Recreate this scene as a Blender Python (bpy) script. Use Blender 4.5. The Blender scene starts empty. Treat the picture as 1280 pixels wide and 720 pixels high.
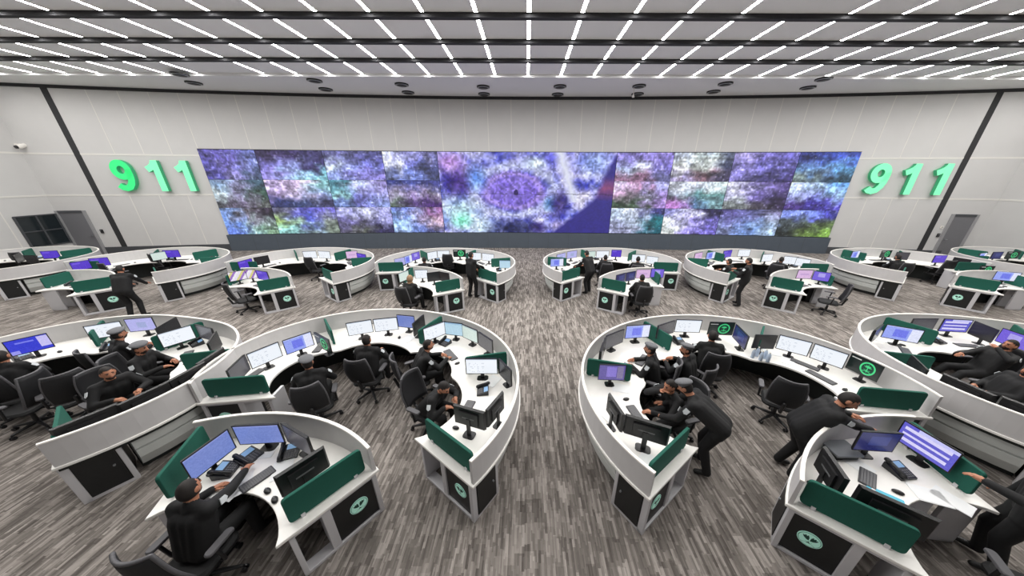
import bpy, math, random
import numpy as np
random.seed(7); rng = np.random.default_rng(5)
SC = bpy.context.scene; COL = SC.collection
R_ = math.radians
# ------------------------------------------------------------------ camera
FPX, PITCH, PCX, ROLL, CAMH = 358.0, R_(21.36), 657.0, 0.0045, 4.25
cd = bpy.data.cameras.new('camera'); cam = bpy.data.objects.new('camera', cd); COL.objects.link(cam)
cd.sensor_width = 36.0; cd.sensor_fit = 'HORIZONTAL'; cd.lens = FPX/1280*36.0
cd.shift_x = -(PCX-640)/1280.0; cd.clip_start = 0.05; cd.clip_end = 200
from mathutils import Matrix, Vector
cam.matrix_world = Matrix.Translation((0, 0, CAMH)) @ Matrix.Rotation(math.pi/2-PITCH, 4, 'X') @ Matrix.Rotation(ROLL, 4, 'Z')
SC.camera = cam
# ------------------------------------------------------------------ light
SC.view_settings.view_transform = 'Standard'; SC.view_settings.look = 'None'
SC.view_settings.gamma = 1.0; SC.view_settings.use_curve_mapping = False
SC.view_settings.exposure = 0.0
LIGHT_STRENGTH = 54.0
SCREEN_STRENGTH = 1.0
w = bpy.data.worlds.new('world'); SC.world = w; w.use_nodes = True
w.node_tree.nodes['Background'].inputs[0].default_value = (0.05, 0.05, 0.055, 1)
w.node_tree.nodes['Background'].inputs[1].default_value = 0.3
SC.cycles.max_bounces = 6; SC.cycles.diffuse_bounces = 4

# ------------------------------------------------------------------ pixel <-> place
def ray(px, py):
    u, v = px-PCX, py-360.0
    c, s = math.cos(ROLL), math.sin(ROLL)
    u, v = u*c+v*s, -u*s+v*c
    return (u, math.cos(PITCH)*FPX-math.sin(PITCH)*v, -math.sin(PITCH)*FPX-math.cos(PITCH)*v)
def at(px, py, z):
    d = ray(px, py); t = (z-CAMH)/d[2]
    return np.array([d[0]*t, d[1]*t])
WR, WY0 = 140.0, 17.95
def WY(x): return WY0-(WR-math.sqrt(WR*WR-x*x))
def wallpt(px, py, off=0.0):
    d = ray(px, py); Y = 17.0
    for _ in range(30): Y = WY(d[0]*Y/d[1])-off
    return d[0]*Y/d[1], Y, CAMH+d[2]*Y/d[1]

# ------------------------------------------------------------------ materials
def srgb(r, g, b):
    f = lambda c: (c/255/12.92) if c/255 <= .04045 else ((c/255+.055)/1.055)**2.4
    return (f(r), f(g), f(b), 1.0)
MATS = {}
def mat(name, col, rough=.5, metal=0.0, noise=0.0, nscale=30.0, emit=None, estr=0.0, spec=.5, bump=0.0):
    m = bpy.data.materials.new(name); m.use_nodes = True; nt = m.node_tree; b = nt.nodes['Principled BSDF']
    c = srgb(*col); b.inputs['Base Color'].default_value = c
    b.inputs['Roughness'].default_value = rough; b.inputs['Metallic'].default_value = metal
    b.inputs['Specular IOR Level'].default_value = spec
    if noise or bump:
        tc = nt.nodes.new('ShaderNodeTexCoord'); n = nt.nodes.new('ShaderNodeTexNoise')
        n.inputs['Scale'].default_value = nscale; n.inputs['Detail'].default_value = 3
        nt.links.new(tc.outputs['Object'], n.inputs['Vector'])
        if noise:
            r = nt.nodes.new('ShaderNodeValToRGB')
            r.color_ramp.elements[0].color = tuple(x*(1-noise) for x in c[:3])+(1,)
            r.color_ramp.elements[1].color = tuple(min(1, x*(1+noise)) for x in c[:3])+(1,)
            r.color_ramp.elements[0].position = .3; r.color_ramp.elements[1].position = .7
            nt.links.new(n.outputs['Fac'], r.inputs['Fac']); nt.links.new(r.outputs['Color'], b.inputs['Base Color'])
        if bump:
            bp = nt.nodes.new('ShaderNodeBump'); bp.inputs['Strength'].default_value = bump
            nt.links.new(n.outputs['Fac'], bp.inputs['Height']); nt.links.new(bp.outputs['Normal'], b.inputs['Normal'])
    if emit:
        b.inputs['Emission Color'].default_value = srgb(*emit); b.inputs['Emission Strength'].default_value = estr
    MATS[name] = m; return m
mat('white_top', (240, 238, 233), .35, noise=.02, nscale=8)
mat('fairing', (196, 194, 194), .45, noise=.03, nscale=4)
mat('cap_white', (236, 232, 226), .4)
mat('fascia', (196, 199, 196), .4, noise=.03, nscale=5)
mat('silver', (204, 203, 206), .4, .15)
mat('black_panel', (24, 25, 26), .45, noise=.15, nscale=20)
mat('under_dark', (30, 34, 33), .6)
mat('green_fabric', (12, 84, 70), .85, noise=.12, nscale=120, bump=.1)
mat('mint', (190, 238, 222), .4, emit=(170, 230, 210), estr=.15)
mat('mint_dim', (110, 170, 152), .5)
mat('emblem_green', (14, 70, 56), .5)
mat('screen_green', (60, 170, 110), .4, emit=(60, 180, 115), estr=.8)
mat('bezel', (18, 18, 20), .35)
mat('bezel_back', (26, 26, 28), .4)
mat('chair_black', (16, 16, 18), .7, noise=.2, nscale=60)
mat('chair_mesh', (25, 25, 28), .7, noise=.25, nscale=150, bump=.2)
mat('chair_grey', (84, 83, 86), .6)
mat('plastic_dark', (30, 30, 32), .4)
mat('key_grey', (108, 108, 110), .5)
mat('keyboard_grey', (62, 62, 65), .5)
mat('phone', (38, 39, 42), .4)
mat('phone_screen', (120, 150, 180), .3, emit=(110, 150, 190), estr=.5)
mat('paper', (238, 240, 240), .8)
mat('cyan_paper', (90, 190, 215), .7)
mat('laptop_grey', (120, 124, 130), .4, .3)
mat('uniform', (12, 12, 14), .8, noise=.18, nscale=18, bump=.15)
mat('skin', (176, 120, 92), .55, noise=.06, nscale=25)
mat('hair', (26, 20, 17), .7, noise=.3, nscale=90)
mat('beret', (104, 105, 108), .9, noise=.1, nscale=60)
mat('scarf', (150, 120, 92), .9, noise=.15, nscale=40)
mat('eye', (20, 16, 14), .3)
mat('lip', (140, 80, 70), .5)
mat('boot', (16, 16, 17), .5)
mat('patch', (200, 205, 208), .7)
mat('wall', (203, 202, 201), .75, noise=.015, nscale=1.5)
mat('wall_joint', (222, 220, 215), .7)
mat('wall_gap', (46, 46, 48), .8)
mat('skirting', (70, 72, 76), .6)
mat('plinth', (78, 86, 96), .5, noise=.05, nscale=3)
mat('ceiling', (240, 240, 240), .85)
mat('beam', (42, 42, 45), .8)
mat('soffit', (232, 232, 232), .85)
mat('downlight', (22, 22, 24), .5)
mat('door', (112, 112, 116), .5, noise=.03)
mat('door_frame', (150, 150, 152), .5)
mat('glass_dark', (28, 36, 40), .08)
mat('metal_grey', (150, 152, 155), .35, .6)
mat('bottle', (190, 205, 225), .1)
mat('cup', (200, 200, 205), .3)
mat('light_glow', (255, 255, 255), .5, emit=(255, 253, 250), estr=LIGHT_STRENGTH)
mat('digit_pale', (120, 225, 170), .4, emit=(118, 232, 170), estr=.62)
mat('digit_deep', (50, 200, 115), .4, emit=(48, 212, 122), estr=.65)
mat('digit_side', (60, 150, 110), .5, emit=(40, 150, 95), estr=.35)
# screens read their picture from the mesh
def screen_mat(name, strength):
    m = bpy.data.materials.new(name); m.use_nodes = True; nt = m.node_tree; b = nt.nodes['Principled BSDF']
    a = nt.nodes.new('ShaderNodeVertexColor'); a.layer_name = 'Col'
    b.inputs['Base Color'].default_value = (.02, .02, .022, 1); b.inputs['Roughness'].default_value = .25
    nt.links.new(a.outputs['Color'], b.inputs['Emission Color']); b.inputs['Emission Strength'].default_value = strength
    MATS[name] = m
screen_mat('screen', SCREEN_STRENGTH); screen_mat('video', 0.95)
# carpet: planks of short streaks
def carpet():
    m = bpy.data.materials.new('carpet'); m.use_nodes = True; nt = m.node_tree; b = nt.nodes['Principled BSDF']
    N = nt.nodes.new; L = nt.links.new
    tc = N('ShaderNodeTexCoord'); sp = N('ShaderNodeSeparateXYZ'); L(tc.outputs['Object'], sp.inputs[0])
    def mth(op, a, bb=None):
        n = N('ShaderNodeMath'); n.operation = op
        for i, x in enumerate((a, bb)):
            if x is None: continue
            if isinstance(x, (int, float)): n.inputs[i].default_value = x
            else: L(x, n.inputs[i])
        return n.outputs[0]
    def cells(wx, ly):
        cx = mth('FLOOR', mth('DIVIDE', sp.outputs[0], wx))
        wn = N('ShaderNodeTexWhiteNoise'); wn.noise_dimensions = '1D'; L(cx, wn.inputs['W'])
        cy = mth('FLOOR', mth('ADD', mth('DIVIDE', sp.outputs[1], ly), mth('MULTIPLY', wn.outputs['Value'], 7.0)))
        cb = N('ShaderNodeCombineXYZ'); L(cx, cb.inputs[0]); L(cy, cb.inputs[1])
        w2 = N('ShaderNodeTexWhiteNoise'); w2.noise_dimensions = '2D'; L(cb.outputs[0], w2.inputs['Vector'])
        return w2.outputs['Value']
    v = mth('ADD', mth('MULTIPLY', cells(.033, .24), .5), mth('ADD', mth('MULTIPLY', cells(.12, .3), .3), mth('MULTIPLY', cells(.0165, .12), .25)))
    r = N('ShaderNodeValToRGB'); L(v, r.inputs['Fac'])
    r.color_ramp.elements[0].position = .15; r.color_ramp.elements[0].color = srgb(85, 80, 76)
    r.color_ramp.elements[1].position = .9; r.color_ramp.elements[1].color = srgb(163, 156, 150)
    e = r.color_ramp.elements.new(.52); e.color = srgb(120, 114, 109)
    L(r.outputs['Color'], b.inputs['Base Color']); b.inputs['Roughness'].default_value = .95
    b.inputs['Specular IOR Level'].default_value = .1
    bp = N('ShaderNodeBump'); bp.inputs['Strength'].default_value = .2; L(v, bp.inputs['Height']); L(bp.outputs['Normal'], b.inputs['Normal'])
    MATS['carpet'] = m
carpet()

# ------------------------------------------------------------------ mesh helpers
class MB:
    def __init__(s): s.v = []; s.f = []; s.m = []; s.slots = []
    def slot(s, name):
        if name not in s.slots: s.slots.append(name)
        return s.slots.index(name)
    def add(s, vs, fs, m):
        o = len(s.v); k = s.slot(m); s.v += [tuple(map(float, p)) for p in vs]
        for f in fs: s.f.append([i+o for i in f]); s.m.append(k)
    def hexa(s, c8, m):
        s.add(c8, [(0,3,2,1),(4,5,6,7),(0,1,5,4),(1,2,6,5),(2,3,7,6),(3,0,4,7)], m)
    def box(s, x0, x1, y0, y1, z0, z1, m):
        s.hexa([(x0,y0,z0),(x1,y0,z0),(x1,y1,z0),(x0,y1,z0),(x0,y0,z1),(x1,y0,z1),(x1,y1,z1),(x0,y1,z1)], m)
    def slab(s, poly, z0, z1, m, ch=0.0):
        """an outline (anticlockwise x,y) raised from z0 to z1, with a small chamfer on top"""
        n = len(poly); P = np.array(poly, float)
        rings = [(P, z0)]
        if ch > 0:
            c = P.mean(0); d = P-c; L = np.hypot(*d.T)[:, None]+1e-9
            rings += [(P, z1-ch), (P-d/L*ch, z1)]
        else: rings += [(P, z1)]
        vs = [(x, y, z) for Q, z in rings for x, y in Q]; fs = [tuple(reversed(range(n)))]
        for k in range(len(rings)-1):
            fs += [(k*n+i, k*n+(i+1) % n, (k+1)*n+(i+1) % n, (k+1)*n+i) for i in range(n)]
        fs.append(tuple(range((len(rings)-1)*n, len(rings)*n)))
        s.add(vs, fs, m)
    def cyl(s, a, b, ra, rb, m, n=12):
        a, b = np.array(a, float), np.array(b, float); w_ = b-a; w_ = w_/np.linalg.norm(w_)
        t = np.array([1, 0, 0]) if abs(w_[0]) < .8 else np.array([0, 1, 0]); u = np.cross(w_, t); u /= np.linalg.norm(u); v = np.cross(w_, u)
        an = [2*math.pi*i/n for i in range(n)]
        vs = [a+ra*(math.cos(t)*u+math.sin(t)*v) for t in an]+[b+rb*(math.cos(t)*u+math.sin(t)*v) for t in an]
        s.add(vs, [tuple(reversed(range(n))), tuple(range(n, 2*n))]+[(i, (i+1) % n, n+(i+1) % n, n+i) for i in range(n)], m)
    def cap(s, a, b, ra, rb, m, n=12, k=4):
        a, b = np.array(a, float), np.array(b, float); w_ = b-a; L = np.linalg.norm(w_); w_ = w_/L if L > 1e-6 else np.array([0, 0, 1.])
        t = np.array([1, 0, 0]) if abs(w_[0]) < .8 else np.array([0, 1, 0]); u = np.cross(w_, t); u /= np.linalg.norm(u); v = np.cross(w_, u)
        vs = [a-w_*ra]; 
        for c, r, lo, hi in ((a, ra, -math.pi/2, 0), (b, rb, 0, math.pi/2)):
            for j in range(k):
                ph = lo+(hi-lo)*((j+1)/k if lo < 0 else j/k)
                for i in range(n):
                    q = 2*math.pi*i/n; vs.append(c+r*(math.sin(ph)*w_+math.cos(ph)*(math.cos(q)*u+math.sin(q)*v)))
        vs.append(b+w_*rb); fs = []
        for i in range(n): fs.append((0, 1+(i+1) % n, 1+i))
        for j in range(2*k-1):
            for i in range(n): fs.append((1+j*n+i, 1+j*n+(i+1) % n, 1+(j+1)*n+(i+1) % n, 1+(j+1)*n+i))
        e = len(vs)-1; o = 1+(2*k-1)*n
        for i in range(n): fs.append((o+i, o+(i+1) % n, e))
        s.add(vs, fs, m)
    def ell(s, c, rad, m, B=None, n=14, k=9, keep=None):
        B = np.eye(3) if B is None else B; vs = []; fs = []
        for j in range(k+1):
            ph = -math.pi/2+math.pi*j/k
            for i in range(n):
                q = 2*math.pi*i/n
                vs.append(np.array([math.cos(ph)*math.cos(q)*rad[0], math.cos(ph)*math.sin(q)*rad[1], math.sin(ph)*rad[2]]))
        for j in range(k):
            for i in range(n):
                f = (j*n+i, j*n+(i+1) % n, (j+1)*n+(i+1) % n, (j+1)*n+i)
                if keep is None or keep(sum(vs[q] for q in f)/4): fs.append(f)
        s.add([np.array(c)+B.T @ p for p in vs], fs, m)
    def tube(s, pts, r, m, n=8):
        for a, b in zip(pts[:-1], pts[1:]): s.cap(a, b, r, r, m, n, 2)
    def mesh(s, name, smooth=False):
        me = bpy.data.meshes.new(name); me.from_pydata(s.v, [], s.f)
        for q in s.slots: me.materials.append(MATS[q])
        me.polygons.foreach_set('material_index', s.m)
        if smooth: me.polygons.foreach_set('use_smooth', [True]*len(s.f))
        me.update(); return me
    def obj(s, name, parent=None, smooth=False, bevel=0.0):
        return link(name, s.mesh(name, smooth), parent, bevel)
def link(name, me, parent=None, bevel=0.0):
    o = bpy.data.objects.new(name, me); COL.objects.link(o)
    if parent is not None: o.parent = parent
    if bevel:
        b = o.modifiers.new('bevel', 'BEVEL'); b.width = bevel; b.segments = 2; b.limit_method = 'ANGLE'
    return o
def thing(name, label, cat, loc=(0, 0, 0), rz=0.0, group=None):
    o = bpy.data.objects.new(name, None); COL.objects.link(o); o.location = loc; o.rotation_euler = (0, 0, rz)
    o.empty_display_size = .1; return tag(o, label, cat, group)
def tag(o, label, cat, group=None):
    o['label'] = label; o['category'] = cat
    if group: o['group'] = group
    return o
def struct(o): o['kind'] = 'structure'; return o
def copy_tree(o, parent=None):
    c = o.copy(); COL.objects.link(c)
    if parent is not None: c.parent = parent
    for ch in list(o.children): copy_tree(ch, c)
    return c
USED = {}
def stamp(key, make):
    """first use builds the thing, later uses copy it with its parts"""
    if key not in USED: USED[key] = make(); return USED[key]
    return copy_tree(USED[key])
def rrect(wd, dp, r, n=4, cx=0, cy=0):
    P = []
    for sx, sy, a0 in ((1, -1, -90), (1, 1, 0), (-1, 1, 90), (-1, -1, 180)):
        for i in range(n+1):
            a = R_(a0+90*i/n); P.append((cx+sx*(wd/2-r)+r*math.cos(a), cy+sy*(dp/2-r)+r*math.sin(a)))
    return P
ORD = 'first second third fourth fifth sixth seventh eighth ninth tenth eleventh twelfth thirteenth fourteenth fifteenth sixteenth seventeenth eighteenth nineteenth twentieth'.split()

# ================================================================== ROOM
CZ = 8.3; CS = CZ-.11      # rafts, and the lower soffit along the end wall
XL, XR = wallpt(57, 243)[0], wallpt(1243, 260)[0]         # side walls
YB = -6.0
b = MB(); b.box(XL-1, XR+1, YB-1, 20, -.2, 0, 'carpet'); struct(b.obj('floor'))
gapL, gapR = wallpt(103, 205)[0], wallpt(1207, 200)[0]
SX0, SX1 = wallpt(267, 238)[0], wallpt(1057, 238)[0]       # screen wall ends
SZ0, SZ1 = 0.98, 5.5
# the curved end wall
b = MB(); n = 90; xs = [XL-.6+(XR-XL+1.2)*i/n for i in range(n+1)]
for i in range(n):
    x0, x1 = xs[i], xs[i+1]; y0, y1 = WY(x0), WY(x1)
    b.hexa([(x0, y0, 0), (x1, y1, 0), (x1, y1+.4, 0), (x0, y0+.4, 0), (x0, y0, CZ+.3), (x1, y1, CZ+.3), (x1, y1+.4, CZ+.3), (x0, y0+.4, CZ+.3)], 'wall')
def wstrip(b, x, z0, z1, wd, m, off=.012):
    y0, y1 = WY(x-wd/2), WY(x+wd/2)
    b.hexa([(x-wd/2, y0-off, z0), (x+wd/2, y1-off, z0), (x+wd/2, y1+.02, z0), (x-wd/2, y0+.02, z0), (x-wd/2, y0-off, z1), (x+wd/2, y1-off, z1), (x+wd/2, y1+.02, z1), (x-wd/2, y0+.02, z1)], m)
def hstrip(b, xa, xb, z0, z1, m, off=.012, step=1.0):
    k = max(1, int(abs(xb-xa)/step))
    for i in range(k):
        x0, x1 = xa+(xb-xa)*i/k, xa+(xb-xa)*(i+1)/k
        b.hexa([(x0, WY(x0)-off, z0), (x1, WY(x1)-off, z0), (x1, WY(x1)+.02, z0), (x0, WY(x0)+.02, z0), (x0, WY(x0)-off, z1), (x1, WY(x1)-off, z1), (x1, WY(x1)+.02, z1), (x0, WY(x0)+.02, z1)], m)
x = gapL+1.6
while x < gapR-.8:
    wstrip(b, x, 5.25, CZ-.1, .035, 'wall_joint', .006); x += 1.28
for xa, xb in ((gapL, SX0), (SX1, gapR)):
    k = 4
    for i in range(1, k): wstrip(b, xa+(xb-xa)*i/k, .42, 3.2, .035, 'wall_joint', .006)
for xa, xb in ((XL, gapL), (gapL, SX0), (SX1, gapR), (gapR, XR)):
    hstrip(b, xa, xb, 5.16, 5.24, 'wall_joint', .01); hstrip(b, xa, xb, 3.16, 3.24, 'wall_joint', .01)
for x in (gapL, gapR): wstrip(b, x, .0, CZ, .26, 'wall_gap', .014)
hstrip(b, XL, XR, CS-.14, CZ+.1, 'wall_gap', .02)
struct(b.obj('wall_front'))
b = MB(); hstrip(b, XL, SX0, 0, .4, 'skirting', .03); hstrip(b, SX1, XR, 0, .4, 'skirting', .03); struct(b.obj('baseboard_front'))
# side walls and the wall behind
def side_wall(name, X, s):
    b = MB(); b.box(min(X, X+s*.4), max(X, X+s*.4), YB, WY(X)+.3, 0, CZ+.3, 'wall')
    for z in (3.16, 5.16): b.box(min(X, X-s*.012), max(X, X-s*.012), YB, WY(X), z, z+.08, 'wall_joint')
    for y in (14.0, 12.0, 10, 8, 6, 4):
        for z0, z1 in ((.4, 3.16), (5.24, CZ)): b.box(min(X, X-s*.006), max(X, X-s*.006), y-.02, y+.02, z0, z1, 'wall_joint')
    struct(b.obj(name))
    b = MB(); b.box(min(X, X-s*.03), max(X, X-s*.03), YB, WY(X), 0, .4, 'skirting'); struct(b.obj('baseboard_'+name[5:]))
side_wall('wall_left', XL, -1); side_wall('wall_right', XR, 1)
b = MB(); b.box(XL, XR, YB-.3, YB, 0, CZ+.3, 'wall'); struct(b.obj('wall_back'))
# ceiling: flat rafts between dark slots, plain soffit along the end wall
b = MB(); LY = [13.03-1.6*k for k in range(0, 12)]
b.box(XL, XR, 14.72, 19, CS, CZ+.3, 'soffit'); b.box(XL, XR, YB-.3, 14.72, CZ+.35, CZ+.5, 'beam')
edges = [14.72]+LY
for k in range(len(edges)-1):
    y1 = edges[k]-(.07 if k else 0); y0 = edges[k+1]+.07
    b.box(XL, XR, y0, y1, CZ, CZ+.12, 'ceiling')
for y in LY: b.box(XL, XR, y-.08, y+.08, CZ-.11, CZ+.35, 'beam')
struct(b.obj('ceiling'))
# light strips
b = MB(); b.box(-.05, .05, -.72, .72, -.03, .01, 'cap_white'); b.add([(-.046, -.715, -.0305), (-.046, .715, -.0305), (.046, .715, -.0305), (.046, -.715, -.0305)], [(0, 1, 2, 3)], 'light_glow'); strip = b.mesh('ceiling_light')
rows = [(13.17, 14.66)]+[(LY[k+1]+.15, LY[k]-.15) for k in range(7)]
skip = {(0, -9), (3, 5)}
rowname = ['row nearest the screens', 'second row from the screens', 'third row from the screens', 'fourth row from the screens']
for r, (y0, y1) in enumerate(rows):
    K = 17 if r < 4 else 13
    for k in range(-K, K+1):
        if (r, k) in skip: continue
        x = .06+1.41*k
        if not XL+.3 < x < XR-.3: continue
        o = link('ceiling_light', strip); o.location = (x, (y0+y1)/2, CZ); o.scale = (1, (y1-y0)/1.44, 1)
        if r < 4:
            side = 'on the middle line' if k == 0 else '%s %s of middle' % (ORD[abs(k)-1], 'left' if k < 0 else 'right')
            tag(o, 'white ceiling light strip, %s, %s' % (rowname[r], side), 'ceiling light', 'ceiling light strips')
        else: tag(o, 'glowing white ceiling light strip above the viewer, out of the photo', 'ceiling light', 'ceiling light strips overhead')
# downlights along the soffit
b = MB(); b.cyl((0, 0, -.05), (0, 0, .005), .3, .3, 'downlight', 20); b.cyl((0, 0, -.07), (0, 0, -.05), .24, .28, 'metal_grey', 20); b.cyl((0, 0, -.075), (0, 0, -.07), .22, .22, 'downlight', 20)
dl = b.mesh('downlight', True)
for row, pts in (('outer', [(242, 103), (407, 111), (510, 115), (605, 117), (697, 117.5), (797, 117), (892, 114), (1010, 109)]), ('inner', [(224, 92), (393, 100), (502, 105), (604, 108), (700, 107.5), (799, 107), (907, 104), (1030, 98)])):
    for i, (px, py) in enumerate(pts):
        p = at(px, py, CS); o = link('downlight', dl); o.location = (p[0], min(p[1], WY(p[0])-.45), CS)
        tag(o, 'dark round ceiling downlight, %s from the left in the row %s' % (ORD[i], 'beside the screen wall' if row == 'outer' else 'beside the light strips'), 'ceiling light', 'round dark downlights')
# screen wall -------------------------------------------------------
def vnoise(u, v, fu, fv, seed):
    g = np.random.default_rng(seed).random((64, 64)); x, y = u*fu, v*fv
    i, j = np.floor(x).astype(int), np.floor(y).astype(int); fx, fy = x-i, y-j; fx, fy = fx*fx*(3-2*fx), fy*fy*(3-2*fy)
    G = lambda a, c: g[a % 64, c % 64]
    return (G(i, j)*(1-fx)+G(i+1, j)*fx)*(1-fy)+(G(i, j+1)*(1-fx)+G(i+1, j+1)*fx)*fy
def lin(c):
    c = np.clip(np.array(c, float)/255, 0, 1); return np.where(c <= .04045, c/12.92, ((c+.055)/1.055)**2.4)
def coarse(u, v, grid):
    g = np.array(grid, float); nr, nc = g.shape[:2]
    x = np.clip(u*nc-.5, 0, nc-1.001); y = np.clip(v*nr-.5, 0, nr-1.001)
    i, j = x.astype(int), y.astype(int); fx, fy = (x-i)[..., None], (y-j)[..., None]
    i1, j1 = np.minimum(i+1, nc-1), np.minimum(j+1, nr-1)
    return (g[j, i]*(1-fx)+g[j, i1]*fx)*(1-fy)+(g[j1, i]*(1-fx)+g[j1, i1]*fx)*fy
def tile_paint(grid, seed, grain=.9):
    def f(u, v):
        du = (vnoise(u, v, 7, 5, seed+1)-.5)*.3+(vnoise(u, v, 20, 12, seed+9)-.5)*.12; dv = (vnoise(u, v, 7, 5, seed+2)-.5)*.34+(vnoise(u, v, 16, 12, seed+8)-.5)*.14
        c = coarse(np.clip(u+du, 0, 1), np.clip(v+dv, 0, 1), grid); c = (c-c.mean(-1, keepdims=True))*.92+(c.mean(-1, keepdims=True)-110)*1.1+112
        n1 = vnoise(u, v, 12, 7, seed+3)-.5; n2 = vnoise(u, v, 38, 17, seed+4)-.5; n3 = vnoise(u, v, 5, 16, seed+11)-.5
        c = c*(1+grain*(n1*.5+n2*.62+n3*.35))[..., None]
        sp = vnoise(u, v, 22, 12, seed+5); c = c+np.clip(sp-.78, 0, 1)[..., None]*np.array([330, 340, 370])
        dk = vnoise(u, v, 9, 5, seed+6); c = c*(1-.4*np.clip((dk-.66)*3, 0, 1)[..., None])+8
        return c
    return f
def centre_paint(u, v):
    u = u+(vnoise(u, v, 44, 20, 81)-.5)*.011; v = v+(vnoise(u, v, 44, 20, 82)-.5)*.022
    X, Y = (u-.42)*2.3, (v-.46)
    r = np.hypot(X/.6, Y/.33); c = np.zeros(u.shape+(3,))
    n1 = vnoise(u, v, 40, 18, 91)-.5; n2 = vnoise(u, v, 14, 8, 92)-.5; n3 = vnoise(u, v, 100, 46, 93)-.5
    c[:] = (138, 140, 216); c += n2[..., None]*np.array([120, 110, 60])+n1[..., None]*np.array([110, 110, 70])
    rg = lambda a, b_: np.clip(1-np.abs(r-a)/b_, 0, 1)[..., None]
    c = c*(1-rg(.93, .22))+rg(.93, .22)*np.array([190, 196, 240])
    inn = np.clip((.78-r)/.12, 0, 1)[..., None]; c = c*(1-inn)+inn*(np.array([128, 108, 210])+n1[..., None]*45)
    ring = rg(.62, .1); c = c*(1-.5*ring)+.5*ring*np.array([200, 180, 240])
    k = (np.hypot((u-.435)*2.3/.035, (v-.48)/.03) < 1)[..., None]; c = np.where(k, (45, 30, 95), c)
    bl = lambda uu, vv, su, sv: np.clip(1.3-np.hypot((u-uu)/su, (v-vv)/sv), 0, 1)[..., None]
    for uu, vv, su, sv, col in ((.1, .34, .09, .2, (62, 40, 128)), (.06, .12, .09, .13, (190, 150, 225)), (.1, .75, .13, .22, (190, 226, 240)), (.22, .92, .12, .16, (195, 218, 240)), (.11, .84, .06, .1, (140, 235, 205)), (.42, .95, .16, .12, (28, 34, 84)), (.65, .62, .05, .1, (90, 160, 220)), (.21, .32, .06, .16, (110, 150, 232)), (.55, .12, .08, .08, (206, 220, 235)), (.64, .05, .04, .1, (92, 92, 220)), (.69, .62, .06, .16, (60, 48, 122)), (.57, .93, .05, .08, (52, 40, 112)), (.88, .12, .1, .16, (150, 170, 238)), (.82, .55, .05, .12, (215, 210, 240)), (.68, .9, .05, .08, (170, 160, 220))):
        q = bl(uu, vv, su, sv); c = c*(1-q)+q*(np.array(col)+n1[..., None]*60)
    q = np.clip((u-(1.0-.17*(np.clip(v, 0, 1))**.8))/.03+.3, 0, 1)
    q = np.where(v > .55, np.clip((u-(.9-.55*(v-.55)))/.03+.3, 0, 1), q)[..., None]
    c = c*(1-q)+q*(np.array([50, 44, 132])+np.clip(1-np.abs(v-.42)/.16, 0, 1)[..., None]*np.array([90, 30, -10]))
    qn = q
    c = c*(1+n3[..., None]*.6*(1-.75*qn)); d = np.abs((u-.69)-(v-.05)*.17); q = np.clip(1-d/.05, 0, 1)[..., None]*(v < .6)[..., None]; c = c*(1-q)+q*np.array([226, 230, 246])
    q = (np.abs(v-.5) < .006)[..., None]; return np.where(q, c*.75, c)
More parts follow.
